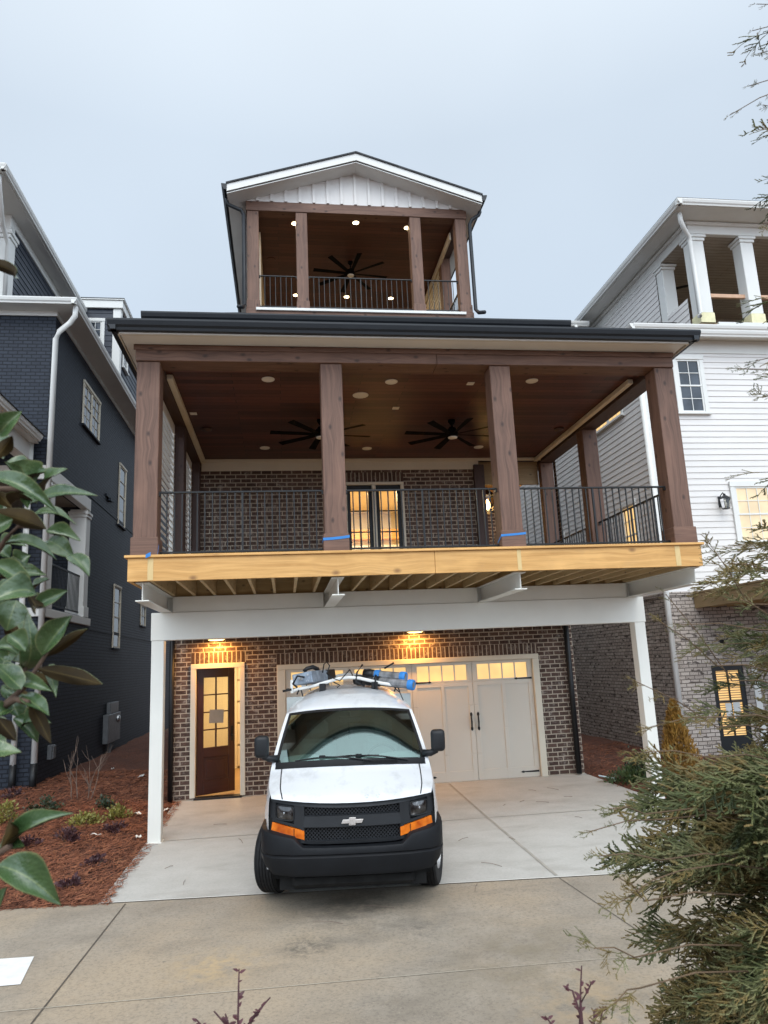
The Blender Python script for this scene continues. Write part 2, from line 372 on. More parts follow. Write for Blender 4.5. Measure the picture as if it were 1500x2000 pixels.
    def build(s, name, mat, parent=None, bevel=0.0, smooth=False, recalc=True, label=None, seg=1):
        off = Vector(OFF.get(parent.name, (0, 0, 0))) if parent else Vector((0, 0, 0))
        me = bpy.data.meshes.new(name)
        me.from_pydata([(p[0]-off.x, p[1]-off.y, p[2]-off.z) for p in s.v], [], s.f)
        if recalc:
            bm = bmesh.new(); bm.from_mesh(me); bmesh.ops.recalc_face_normals(bm, faces=bm.faces); bm.to_mesh(me); bm.free()
        ul = me.uv_layers.new(name='UVMap'); me.update()
        ox, oy, oz = off
        for p in me.polygons:
            g = s.g[p.index]; o_ = s.o[p.index]
            if p.index in s.uv and not recalc:
                for li, q in zip(p.loop_indices, s.uv[p.index]): ul.data[li].uv = q
                continue
            for li in p.loop_indices:
                c = me.vertices[me.loops[li].vertex_index].co
                u, v = uvmap(p.normal, (c.x+ox, c.y+oy, c.z+oz), g)
                ul.data[li].uv = (u-o_[0], v-o_[1])
        mats = mat if isinstance(mat, (list, tuple)) else [mat]
        for m in mats: me.materials.append(MATS[m])
        if smooth:
            for p in me.polygons: p.use_smooth = True
        o = bpy.data.objects.new(name, me); COL.objects.link(o)
        if bevel:
            b = o.modifiers.new('bevel', 'BEVEL'); b.width = bevel; b.segments = seg; b.limit_method = 'ANGLE'; b.angle_limit = R(40)
        if parent:
            o.parent = parent; OFF[o.name] = tuple(off)
        if label: o['label'] = label
        return o
def tag(o, label, cat, group=None, kind=None):
    if label: o['label'] = label
    if cat: o['category'] = cat
    if group: o['group'] = group
    if kind: o['kind'] = kind
    return o
def thing(name, label, cat, loc=(0, 0, 0), group=None, local=False):
    o = bpy.data.objects.new(name, None); COL.objects.link(o); o.location = loc; o.empty_display_size = .2
    OFF[o.name] = (0, 0, 0) if local else tuple(loc)
    return tag(o, label, cat, group)
def struct(o): o['kind'] = 'structure'; return o
def copy_tree(o, parent=None):
    c = o.copy(); COL.objects.link(c); c.parent = parent
    for ch in list(o.children): copy_tree(ch, c)
    return c
def quad_lines(x0, x1, n): return [x0+(x1-x0)*i/n for i in range(n+1)]

# ================================================================== ground, paving
def smooth(a, b, x):
    t_ = max(0, min(1, (x-a)/(b-a))); return t_*t_*(3-2*t_)
def gz(x, y):
    t_ = max(0, min(1, (14.5-y)/3.0))
    z = -2.325 + t_*(-.04 + .008*(max(-3, min(7, x))-1.9))
    if y < 5.2: z += (1-smooth(3.1, 4.9, y))*.72
    return z
def sheet(name, mat, poly_fn, xs, ys, dz, kind='structure'):
    m = MB(); nx, ny = len(xs), len(ys)
    vs = []
    for j, y in enumerate(ys):
        for i, x in enumerate(xs):
            X, Y = poly_fn(x, y); vs.append((X, Y, gz(X, Y)+dz(X, Y)))
    m.faces(vs, [(j*nx+i, j*nx+i+1, (j+1)*nx+i+1, (j+1)*nx+i) for j in range(ny-1) for i in range(nx-1)])
    o = m.build(name, mat, recalc=False, smooth=True); o['kind'] = kind
    return o
def alley_y(x): return 8.56 - .129*x
xs = [-400, -120, -50, -25] + list(np.arange(-16, 20.1, 1.0)) + [30, 60, 120, 400]
ys = [-300, -60, -15, -5, 0, 1, 2, 2.6, 3.1, 3.5, 3.9, 4.3, 4.7, 5.2] + list(np.arange(6, 15.1, .5)) + [16, 20, 30, 45, 80, 160, 500]
sheet('ground', 'soil', lambda x, y: (x, y), xs, ys, lambda x, y: -.10)
# alley (near side follows its own edge line)
sheet('alley', 'alley_concrete', lambda x, q: (x, 4.75+(alley_y(x)-4.75)*q), [-60, -30] + list(np.arange(-16, 20.1, .5)) + [40, 60], np.linspace(0, 1, 14), lambda x, y: .0)
sheet('driveway', 'driveway_concrete', lambda q, y: (-2.02 + 7.87*q - .45*(1-smooth(8.6, 10.0, y+q*1.0))*(1-q)*0 , alley_y(-2.02+7.87*q)+(14.62-alley_y(-2.02+7.87*q))*y), np.linspace(0, 1, 20), np.linspace(0, 1, 20), lambda x, y: .004)
def strip(name, mat, a, b, w, dz=.009):
    a = Vector(a); b = Vector(b); n = Vector((-(b-a).y, (b-a).x)).normalized()*w/2; m = MB(); N = 14
    for i in range(N):
        p = a.lerp(b, i/N); q = a.lerp(b, (i+1)/N); j0 = random.uniform(-.003, .003) if i else 0
        pts = [(p-n), (q-n), (q+n), (p+n)]
        m.face([(k.x, k.y, gz(k.x, k.y)+dz) for k in pts])
    return struct(m.build(name, mat, recalc=False))
strip('driveway_joint', 'joint_soft', (3.07, 14.35), (2.89, 8.25), .035)
strip('driveway_joint', 'joint_soft', (-1.98, 11.6), (5.8, 11.2), .018)
strip('driveway_edge_joint', 'joint_light', (-2.0, alley_y(-2.0)), (5.8, alley_y(5.8)), .022)
strip('alley_joint', 'joint_dark', (-1.72, 8.72), (-1.86, 4.9), .014, .005)
strip('alley_joint', 'joint_pale', (-6.0, 6.55), (1.4, 6.12), .009, .005)
strip('alley_joint', 'joint_pale', (1.4, 6.12), (6, 5.8), .006, .005)
strip('alley_joint', 'joint_dark', (2.89, 8.16), (3.05, 4.9), .008, .005)
a = at(-60, 1872, 6.5); pm = MB()
pts = []
for (u, v) in ((-120, 1875), (67, 1863), (40, 1917), (-140, 1932)):
    d = at(u, v, 1.0); s_ = -2.372/d.z; pts.append((d.x*s_, d.y*s_, gz(d.x*s_, d.y*s_)+.006))
struct(pm.face(pts).build('road_marking', 'road_paint', recalc=False))

def bed(name, x0f, x1f, y0f, y1f, nx, ny, hump):
    m = MB(); vs = []
    for j in range(ny+1):
        for i in range(nx+1):
            p, q = i/nx, j/ny; x = x0f + (x1f-x0f)*p
            y0 = y0f(x); y = y0 + (y1f-y0)*q**1.5
            e = min(1, p*(x1f-x0f)/.35, (1-p)*(x1f-x0f)/.35, (y-y0)/.3)
            z = gz(x, y) - .02 + hump(x, y)*max(0, e) + .025*e*math.sin(x*5.1+y*2.3)*math.sin(y*4.3-x*1.7) + .012*e*math.sin(x*17+y*11)
            vs.append((x, y, z))
    m.faces(vs, [(j*(nx+1)+i, j*(nx+1)+i+1, (j+1)*(nx+1)+i+1, (j+1)*(nx+1)+i) for j in range(ny) for i in range(nx)])
    o = m.build(name, 'straw_ground', recalc=False, smooth=True); o['kind'] = 'structure'
    return vs
hl = lambda x, y: .05+.10*smooth(10, 16, y)*smooth(-2.2, -4.5, x)
vl = bed('planting_bed', -14.0, -2.02, lambda x: alley_y(x)+.02, 30.0, 80, 60, hl)
vr = bed('planting_bed', 5.85, 16.0, lambda x: alley_y(x)+.3, 30.0, 60, 50, lambda x, y: .05+.07*smooth(9, 15, y))
def bedz(x, y, h):
    e = max(0, min(1, abs((-2.02 if x < 0 else 5.85)-x)/.35, (y-alley_y(x)-.02)/.3))
    return gz(x, y) - .02 + h(x, y)*e + .025*e*math.sin(x*5.1+y*2.3)*math.sin(y*4.3-x*1.7)
hr = lambda x, y: .05+.07*smooth(9, 15, y)
def needles(name, n, xr, yr, h, test):
    m = MB(); k = 0
    while k < n:
        x = random.uniform(*xr); y = yr[0] + (yr[1]-yr[0])*random.random()**1.5
        if not test(x, y): continue
        a_ = random.uniform(0, math.pi); L = random.uniform(.07, .16); w = random.uniform(.0020, .0042)*(1+max(0, y-8)*.06)
        z = bedz(x, y, h)+random.uniform(.006, .03); dx, dy = math.cos(a_), math.sin(a_); t0, t1 = random.uniform(-.012, .03), random.uniform(-.012, .03); cv = random.uniform(-.02, .02)
        p = [(x-dx*L/2, y-dy*L/2, z+t0), (x-dy*cv, y+dx*cv, z+.012), (x+dx*L/2, y+dy*L/2, z+t1)]
        ox, oy = -dy*w, dx*w
        b = len(m.v)
        for q in p: m.v += [(q[0]-ox, q[1]-oy, q[2]), (q[0]+ox, q[1]+oy, q[2]+w*.6)]
        m.f += [(b, b+2, b+3, b+1), (b+2, b+4, b+5, b+3)]; m.g += ['x', 'x']; m.o += [(0, 0)]*2; k += 1
    o = m.build(name, 'straw_needle', recalc=False)
    tag(o, None, None, kind='stuff'); return o
tag(needles('pine_straw', 26000, (-5.9, -1.90), (8.7, 18.5), hl, lambda x, y: y > alley_y(x)-.03), 'rust red pine straw mulch in the bed beside the dark house', 'pine straw')
tag(needles('pine_straw', 7000, (5.82, 9.5), (8.6, 18), hr, lambda x, y: y > alley_y(x)+.3 and not (x > 8.3 and y > 15)), 'rust red pine straw mulch along the pale brick wall', 'pine straw')

# ================================================================== main house
H = thing('brick_house', 'brown brick house with stained timber porches on two levels over a garage', 'house', (1.85, 14.5, -2.33))
YF = 14.5
# ---- walls
w = MB(); P = front(0, YF, 0)
door_op = (-1.70, -.80, -2.29, .085); gar_op = (-.12, 5.04, -2.40, .02); fr_op = (1.27, 2.47, 2.15, 3.62)
w.wall(P, -2.15, 5.84, -2.6, 5.3, [door_op, gar_op, fr_op, (4.12, 5.84, 1.46, 5.3)], .14)
PR = sideR(5.84, YF, 0); w.wall(PR, 0, 14, -2.6, 1.46)
w.wall(sideL(-2.15, YF, 0), 0, 14, -2.6, 5.3)
w.wall(front(0, 17.2, 0), 4.12, 5.72, 1.46, 4.4); w.wall(sideR(4.12, YF, 0), .0, 2.7, 1.46, 4.4)
w.build('wall', 'dark_brick', H, recalc=False)
for a_, b_, z0, z1 in ((-1.775, -.745, .125, .335), (-.165, 5.085, .045, .255)):
    MB().box(a_, b_, YF-.006, YF+.05, z0, z1, 'z', off=(z0-.004, a_)).build('soldier_course', 'soldier_brick', H)
MB().box(1.24, 2.50, YF-.006, YF+.05, 3.66, 3.865, 'z', off=(3.655, 1.24)).build('soldier_course', 'soldier_brick', H)
# ---- entry door with frame
fr = MB()
fr.box(-1.775, -1.675, YF-.03, YF+.12, -2.29, .03, 'z').box(-.86, -.765, YF-.03, YF+.12, -2.29, .03, 'z').box(-1.775, -.765, YF-.032, YF+.121, .03, .122)
frame = fr.build('door_frame', 'cream_trim', H, bevel=.008)
MB().box(-1.70, -.83, YF-.06, YF+.16, -2.345, -2.285).build('threshold', 'black_metal', H, bevel=.005)
MB().box(-1.86, -.72, YF-.05, YF+.02, -2.44, -2.35, 'z', off=(-2.44, 0)).build('brick_sill', 'soldier_brick', H)
ang = R(32); Td = Matrix.Translation((-1.665, YF+.10, -2.27)) @ Matrix.Rotation(ang, 4, 'Z')
dl = MB()
def dbox(m, u0, u1, v0, v1, t0=-.022, t1=.022, g='z'):
    m.mbox(Td @ Matrix.Translation(((u0+u1)/2, (t0+t1)/2, (v0+v1)/2)), u1-u0, t1-t0, v1-v0, g)
DW, DH = .785, 2.30
dbox(dl, 0, .13, 0, DH); dbox(dl, DW-.13, DW, 0, DH); dbox(dl, .13, DW-.13, DH-.17, DH, g='x'); dbox(dl, .13, DW-.13, 0, .24, g='x'); dbox(dl, .13, DW-.13, .66, .84, g='x')
dbox(dl, .13, DW-.13, .24, .66, -.008, .008); dbox(dl, .19, DW-.19, .30, .60, -.016, .016)
for q in range(1, 4): dbox(dl, .13, DW-.13, .84+q*(DH-.17-.84)/4-.012, .84+q*(DH-.17-.84)/4+.012, -.016, .016)
dbox(dl, DW/2-.013, DW/2+.013, .84, DH-.17, -.017, .017)
leaf = dl.build('door', 'mahogany', H, bevel=.004)
m = MB(); dbox(m, .13, DW-.13, .84, DH-.17, -.003, .003); m.build('pane', 'clear_glass', leaf)
m = MB()
for s_ in (-1, 1):
    hp = Td @ Vector((DW-.065, s_*.05, 1.02)); m.lathe([(.0, -.02), (.026, -.018), (.03, .0), (.02, .022), (.0, .024)], 14, Matrix.Translation(hp))
    m.mbox(Td @ Matrix.Translation((DW-.065, s_*.028, 1.06)), .045, .012, .28)
m.build('handle', 'black_metal', leaf)
m = MB(); pc = Td @ Matrix.Translation((.39, -.03, 1.40)) @ Matrix.Rotation(R(3), 4, 'Y'); m.mbox(pc, .30, .002, .25)
tag(m.build('paper_sheet', 'grey_paper'), 'grey paper sheet taped inside the glass of the open brown door', 'paper')
# entry room
rm = MB(); X0, X1, Y0, Y1, Z0, Z1 = -2.02, -.17, YF+.14, 18.4, -2.30, .55
rm.face([(X0, Y1, Z0), (X1, Y1, Z0), (X1, Y1, Z1), (X0, Y1, Z1)]).face([(X0, Y0, Z0), (X0, Y1, Z0), (X0, Y1, Z1), (X0, Y0, Z1)]).face([(X1, Y0, Z0), (X1, Y1, Z0), (X1, Y1, Z1), (X1, Y0, Z1)]).face([(X0, Y0, Z1), (X1, Y0, Z1), (X1, Y1, Z1), (X0, Y1, Z1)])
rm.face([(X0, Y0, Z0), (X0, Y0, Z1), (-1.70, Y0, Z1), (-1.70, Y0, Z0)]).face([(X1, Y0, Z0), (X1, Y0, Z1), (-.80, Y0, Z1), (-.80, Y0, Z0)])
rm.build('entry_room', 'wall_paint', H, recalc=False)
MB().face([(X0, Y0-.14, Z0+.003), (X1, Y0-.14, Z0+.003), (X1, Y1, Z0+.003), (X0, Y1, Z0+.003)], 'y').build('floor', 'oak_floor', H, recalc=False)
m = MB()
for q in range(5):
    m.box(-1.15, -.40, 18.33, 18.37, -2.25+q*.5, -2.25+q*.5+.46)
m.box(-1.22, -1.15, 18.30, 18.37, -2.3, .3).box(-.40, -.33, 18.30, 18.37, -2.3, .3)
m.build('inner_door', 'wall_paint', H, bevel=.012)
# ---- garage door
gt = MB(); gt.box(-.16, .0, YF-.03, YF+.13, -2.36, -.055, 'z').box(4.95, 5.085, YF-.03, YF+.13, -2.36, -.055, 'z').box(-.16, 5.085, YF-.032, YF+.131, -.055, .042)
gt.build('garage_frame', 'cream_trim', H, bevel=.008)
gd = MB(); GY = YF+.06
z_top, z_bot = -.055, -2.33; rows = [-.445, -.90, -1.36, -1.82]
gd.box(.0, 4.95, GY, GY+.05, z_bot, z_top)
secs = [z_bot] + rows[::-1] + [z_top]
cols = [(.0, 1.235), (1.235, 2.475), (2.475, 3.70), (3.70, 4.95)]
for (a_, b_) in cols:
    for (u0, u1) in ((a_+.006, a_+.10), (b_-.10, b_-.006), ((a_+b_)/2-.035, (a_+b_)/2+.035)):
        for z0, z1 in zip(secs[:-2], secs[1:-1]): gd.box(u0, u1, GY-.016, GY+.01, z0+.004, z1-.004, 'z')
    gd.box(a_+.006, b_-.006, GY-.014, GY+.01, z_bot, z_bot+.20).box(a_+.006, b_-.006, GY-.014, GY+.01, -.53, -.447).box(a_+.006, b_-.006, GY-.014, GY+.01, -.443, -.41).box(a_+.006, b_-.006, GY-.014, GY+.01, -.115, z_top-.004)
    gd.box(a_+.006, a_+.10, GY-.0145, GY+.01, -.41, -.115).box(b_-.10, b_-.006, GY-.0145, GY+.01, -.41, -.115)
    for q in range(1, 4):
        u = a_+.10+(b_-a_-.20)*q/4; gd.box(u-.014, u+.014, GY-.0145, GY+.01, -.41, -.115)
garage = gd.build('garage_door', 'garage_paint', H, bevel=.003)
for (a_, b_) in cols:
    for q in range(4):
        u0 = a_+.10+(b_-a_-.20)*q/4+.014; u1 = a_+.10+(b_-a_-.20)*(q+1)/4-.014
        MB().box(u0, u1, GY-.004, GY+.002, -.41, -.115).build('window_pane', 'lit_pane', garage)
hg = MB()
def strap(x, z, s_): 
    hg.prism(lambda a, b, t_: (x+s_*a, GY-.022+t_*.006, z+b), [(0, -.018), (.30, -.010), (.315, -.022), (.345, -.016), (.37, 0), (.345, .016), (.315, .022), (.30, .010), (0, .018)], 0, 1)
for x, s_ in ((.02, 1), (4.93, -1), (2.45, -1), (2.50, 1)):
    for z in (-.43, -2.22): strap(x, z, s_)
hg.build('strap_hinges', 'black_metal', garage)
for x in (3.63, 3.77, 1.165, 1.305):
    m = MB(); m.tube([(x, GY-.03, -1.09), (x-.012, GY-.075, -1.14), (x-.012, GY-.085, -1.215), (x-.012, GY-.075, -1.29), (x, GY-.03, -1.34)], [.014, .015, .017, .015, .014], 8)
    for z in (-1.08, -1.35): m.prism(lambda a, b, t_: (x+a, GY-.03+t_*.014, z+b), [(-.022, -.02), (0, -.045), (.022, -.02), (.022, .02), (0, .045), (-.022, .02)], 0, 1)
    m.build('handle', 'black_metal', garage)
MB().box(.0, 4.95, GY-.02, GY+.06, -2.345, -2.32).build('rubber_seal', 'black_metal', garage)
# ---- french windows at porch level + room
fm = MB(); fm.box(1.24, 1.31, YF-.03, YF+.10, 1.46, 3.60, 'z').box(2.43, 2.50, YF-.03, YF+.10, 1.46, 3.60, 'z').box(1.24, 2.50, YF-.032, YF+.101, 3.60, 3.66).box(1.83, 1.91, YF-.03, YF+.10, 1.46, 3.60, 'z')
fm.build('window_frame', 'cream_trim', H, bevel=.006)
for a_, b_ in ((1.31, 1.83), (1.91, 2.43)):
    m = MB(); y0, y1 = YF+.02, YF+.07
    m.box(a_, a_+.075, y0, y1, 1.47, 3.60, 'z').box(b_-.075, b_, y0, y1, 1.47, 3.60, 'z').box(a_+.075, b_-.075, y0, y1, 3.49, 3.60).box(a_+.075, b_-.075, y0, y1, 1.47, 1.75)
    c_ = (a_+b_)/2; m.box(c_-.012, c_+.012, y0+.01, y1-.01, 1.75, 3.49, 'z')
    for z in (2.19, 2.62, 3.06): m.box(a_+.075, b_-.075, y0+.011, y1-.011, z-.012, z+.012)
    fw = m.build('french_window', 'black_metal', H, bevel=.004)
    MB().box(a_+.07, b_-.07, YF+.043, YF+.047, 1.74, 3.50).build('pane', 'clear_glass', fw)
rm = MB(); X0, X1, Y0, Y1, Z0, Z1 = -.4, 4.0, YF+.15, 19.5, 1.45, 4.02
rm.face([(X0, Y1, Z0), (X1, Y1, Z0), (X1, Y1, Z1), (X0, Y1, Z1)]).face([(X0, Y0, Z0), (X0, Y1, Z0), (X0, Y1, Z1), (X0, Y0, Z1)]).face([(X1, Y0, Z0), (X1, Y1, Z0), (X1, Y1, Z1), (X1, Y0, Z1)]).face([(X0, Y0, Z1), (X1, Y0, Z1), (X1, Y1, Z1), (X0, Y1, Z1)])
rm.build('living_room', 'wall_paint', H, recalc=False)
MB().box(X0, X1, 18.9, 19.2, 3.22, 3.48).build('ceiling_beam', 'raw_pine', H)
MB().box(X0+.01, X1-.01, 19.2, 19.45, 1.5, 3.218).build('white_cabinet', 'white_trim', H)
MB().face([(X0, Y0, Z0+.003), (X1, Y0, Z0+.003), (X1, Y1, Z0+.003), (X0, Y1, Z0+.003)], 'y').build('floor', 'oak_floor', H, recalc=False)
# ---- porch deck
m = MB(); DX0, DX1, DY = -1.945, 5.83, 9.45
m.box(DX0, 2.0, DY, DY+.045, 1.13, 1.425); m.box(2.004, DX1, DY+.0006, DY+.0456, 1.13, 1.425)
m.box(DX0, DX0+.045, DY+.046, YF, 1.13, 1.425, 'y').box(DX1-.045, DX1, DY+.046, YF, 1.13, 1.425, 'y')
m.build('rim_board', 'raw_pine', H, bevel=.004)
MB().box(DX0-.04, DX1+.04, DY-.035, YF-.01, 1.427, 1.462).build('deck_floor', 'raw_pine', H, bevel=.006)
for x, w_ in ((-1.70, .07), (3.14, .055), (5.43, .075)):
    MB().box(x, x+w_, DY-.004, DY+.003, 1.14, 1.42, 'z').build('filler_patch', 'pale_pine', H)
jm = []
x = DX0+.28
while x < DX1-.1:
    if min(abs(x-b) for b in (-1.78, .71, 3.2, 5.78)) > .06:
        MB().box(x-.02, x+.02, DY+.046, 14.48, 1.135, 1.420, 'y').build('joist', 'treated_joist', H)
    x += .305
MB().box(DX0+.05, DX1-.05, 11.60, 11.64, 1.134, 1.424).build('blocking', 'treated_joist', H)
MB().face([(DX0+.05, DY+.05, 1.4255), (DX1-.05, DY+.05, 1.4255), (DX1-.05, 14.4, 1.4255), (DX0+.05, 14.4, 1.4255)], 'x').build('deck_underside', 'treated_joist', H, recalc=False)
# ---- steel frame
YB = 11.5
MB().box(-2.0, 5.94, YB, YB+.2, .47, .887).build('steel_beam', 'white_steel', H, bevel=.006)
for x in (-1.99, 5.74):
    z0 = gz(x, YB)
    MB().box(x, x+.185, YB+.006, YB+.19, z0, .469, 'z').box(x-.02, x+.205, YB-.015, YB+.21, z0-.0, z0+.014).build('steel_column', 'white_steel', H, bevel=.005)
for x in (-1.78, .71, 3.2, 5.76):
    m = MB(); m.box(x-.006, x+.006, DY+.12, 14.45, .906, 1.118, 'y').box(x-.085, x+.085, DY+.115, 14.45, .889, .905, 'y').box(x-.085, x+.085, DY+.115, 14.45, 1.1185, 1.132, 'y')
    m.box(x-.08, x+.08, YB+.1, YB+.112, .906, 1.118)
    m.build('cantilever_beam', 'white_steel', H, bevel=.003)
for a_, b_ in ((-1.69, .62), (.80, 3.11), (3.29, 5.67)):
    MB().box(a_, b_, YB+.02, YB+.06, .889, 1.125).build('filler_plate', 'white_steel', H, bevel=.003)
MB().box(-1.95, 5.8, YB+.25, YF-.01, .60, .64).build('soffit', 'white_steel', H)
# ---- porch posts
posts_x = (-1.755, .70, 3.125, 5.645)
PY = 9.50
for x in posts_x:
    p = MB().box(x-.15, x+.15, PY, PY+.30, 1.462, 4.105, 'z').build('post', 'stained_timber', H, bevel=.008)
    MB().box(x-.172, x+.172, PY-.022, PY+.322, 1.4625, 1.70, 'x').build('plinth', 'stained_timber', p, bevel=.008)
for x, y in ((5.645, 12.25), (5.645, 14.52), (-1.755, 12.05), (-1.755, 14.33)):
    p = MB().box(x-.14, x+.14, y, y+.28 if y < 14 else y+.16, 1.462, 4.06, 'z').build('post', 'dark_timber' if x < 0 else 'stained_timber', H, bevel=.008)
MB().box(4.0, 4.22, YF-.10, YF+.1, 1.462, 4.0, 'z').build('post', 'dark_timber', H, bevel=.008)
p = MB().box(-1.92, 2.2, PY-.03, PY+.32, 4.107, 4.325).build('porch_beam', 'stained_timber', H, bevel=.006)
p = MB().box(2.203, 5.79, PY-.029, PY+.321, 4.107, 4.3245).build('porch_beam', 'stained_timber', H, bevel=.006)
MB().box(-1.945, 5.80, PY-.05, PY-.031, 4.255, 4.33).build('beam_moulding', 'stained_timber', H, bevel=.004)
for x in (-1.755, 5.645):
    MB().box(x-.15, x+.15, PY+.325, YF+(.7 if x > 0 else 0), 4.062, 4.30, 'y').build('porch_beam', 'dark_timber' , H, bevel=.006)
# ceiling, trims
MB().face([(-1.62, 9.8, 4.155), (5.52, 9.8, 4.155), (5.52, 17.2, 4.155), (-1.62, 17.2, 4.155)]).build('porch_ceiling', 'ceiling_planks', H, recalc=False)
for x in (-1.605, 5.35): MB().box(x, x+.085, 10.05, YF-.02, 4.075, 4.15, 'y').build('ceiling_trim', 'cream_trim', H, bevel=.006)
MB().box(-1.6, 4.12, YF-.035, YF-.002, 3.915, 4.10).box(-1.6, 5.5, YF-.07, YF-.036, 4.09, 4.152).build('frieze_board', 'cream_trim', H, bevel=.004)
MB().box(4.125, 5.49, YF+.165, YF+.22, 3.62, 4.12).build('alcove_header', 'weathered_beam', H)
MB().box(4.125, 5.49, YF+.2205, 17.19, 3.86, 3.89).build('alcove_ceiling', 'raw_pine', H)
# louvre shutters at the left side
for y0, y1 in ((9.85, 12.02), (12.38, 14.3)):
    m = MB()
    x = -1.80
    m.box(x-.03, x+.03, y0, y0+.07, 1.5, 4.05, 'z').box(x-.03, x+.03, y1-.07, y1, 1.5, 4.05, 'z').box(x-.029, x+.029, y0+.07, y1-.07, 3.93, 4.05, 'y').box(x-.029, x+.029, y0+.07, y1-.07, 1.5, 1.6, 'y')
    sh = m.build('louvre_shutter', 'white_trim', H, bevel=.004)
    m = MB(); z = 1.63
    while z < 3.92:
        m.mbox(Matrix.Translation((x, (y0+y1)/2, z)) @ Matrix.Rotation(R(40), 4, 'Y'), .115, y1-y0-.14, .012); z += .108
    m.build('louvre_slats', 'white_trim', sh)
# railings
def railing(a, b, zt, zb, n, mid, mat='black_metal', r=.0075):
    a = Vector(a); b = Vector(b); d = (b-a); L = d.length; d.normalize()
    ax = abs(d.x) > abs(d.y)
    def bar(m, p, q, hw, z0, z1):
        if ax: m.box(p.x, q.x, p.y-hw, p.y+hw, z0, z1)
        else: m.box(p.x-hw, p.x+hw, p.y, q.y, z0, z1)
    m = MB(); bar(m, a, b, .019, zt-.024, zt); bar(m, a, b, .019, zb, zb+.024)
    rl = m.build('railing', mat, H, bevel=.003)
    for i in range(1, n):
        p = a + d*L*i/n; rr = r*1.75 if i in mid else r
        MB().box(p.x-rr, p.x+rr, p.y-rr, p.y+rr, zb+.0245 if i not in mid else 1.47, zt-.0245, 'z').build('baluster', mat, rl)
    m = MB()
    for p in (a, b):
        for z in (zt-.03, zb+.01): m.box(p.x-.02, p.x+.02, p.y-.02, p.y+.02, z-.03, z+.02)
    m.build('bracket', mat, rl)
    return rl
px = posts_x
for a_, b_ in zip(px, px[1:]): railing((a_+.155, 9.62, 0), (b_-.155, 9.62, 0), 2.325, 1.50, 22, (11,))
railing((5.66, 9.82, 0), (5.66, 12.25, 0), 2.315, 1.50, 22, (11,)); railing((5.66, 12.53, 0), (5.66, 14.5, 0), 2.315, 1.50, 17, ())
# ---- porch roof, gutters
gp = [(0, 0), (-.065, 0), (-.075, .035), (-.10, .06), (-.118, .115), (-.118, .14), (-.108, .14), (0, .13)]
def gutter_x(m, x0, x1, y, z): m.prism(lambda a, b, t_: (t_, y+a, z+b), gp, x0, x1)
def gutter_y(m, y0, y1, x, z, s_): m.prism(lambda a, b, t_: (x+s_*(-a), t_, z+b), gp, y0, y1)
EZ = 4.335
m = MB(); m.box(-2.06, 5.84, 9.17, 9.47, EZ, EZ+.02).box(-2.06, -1.93, 9.47, 14.5, EZ, EZ+.02).box(5.74, 5.86, 9.47, 14.5, EZ, EZ+.02)
m.build('soffit', 'white_steel', H)
MB().box(-2.07, 5.865, 9.145, 9.168, EZ-.015, EZ+.13).box(-2.085, -2.07, 9.145, 14.5, EZ-.015, EZ+.13).box(5.865, 5.88, 9.145, 14.5, EZ-.015, EZ+.13).build('fascia', 'cream_trim', H)
MB().box(-2.06, 5.84, 9.10, 9.145, EZ-.02, EZ+.10).build('drip_edge', 'white_trim', H)
m = MB(); gutter_x(m, -2.19, 5.98, 9.10, EZ+.0); gutter_y(m, 9.0, 14.6, -2.085, EZ, -1); gutter_y(m, 9.0, 14.6, 5.88, EZ, 1)
m.build('gutter', 'charcoal_metal', H)
m = MB()
e0, e1, yf, zf = -2.15, 5.93, 9.08, EZ+.135
y1, z1 = 11.05, 5.44
m.face([(e0, yf, zf), (e1, yf, zf), (e1-1.0, y1, z1), (e0+.02, y1, z1)]).face([(e1, yf, zf), (e1, 15, zf), (e1-1.0, 15, z1), (e1-1.0, y1, z1)])
m.face([(e0, yf, zf), (e0+.02, y1, z1), (e0+.02, 15, z1), (e0, 15, zf)])
m.build('porch_roof', 'shingle', H, recalc=False)
m = MB(); gutter_x(m, -2.16, 4.93, 11.06, 5.44); m.box(-2.1, 4.9, 11.06, 11.1, 5.36, 5.58)
m.build('gutter', 'charcoal_metal', H)
m = MB()
rz = lambda y: 5.565+(y-11.0)*.518
m.face([(-2.13, 11.0, rz(11)), (4.9, 11.0, rz(11)), (4.62, YF-.02, rz(YF-.02)), (-1.62, YF-.02, rz(YF-.02))])
m.face([(-1.62, YF-.02, rz(YF-.02)), (-.71, YF-.02, rz(YF-.02)), (-.71, 18, rz(18)), (-1.15, 18, rz(18))]).face([(4.28, YF-.02, rz(YF-.02)), (4.62, YF-.02, rz(YF-.02)), (4.40, 18, rz(18)), (4.28, 18, rz(18))])
m.face([(4.9, 11.0, rz(11)), (5.9, 20, rz(11)), (4.5, 20, rz(18)), (4.40, 18, rz(18))]).face([(-2.13, 11.0, rz(11)), (-1.15, 18, rz(18)), (-1.15, 20, rz(18)), (-2.13, 20, rz(11))])
m.build('main_roof', 'shingle', H, recalc=False)
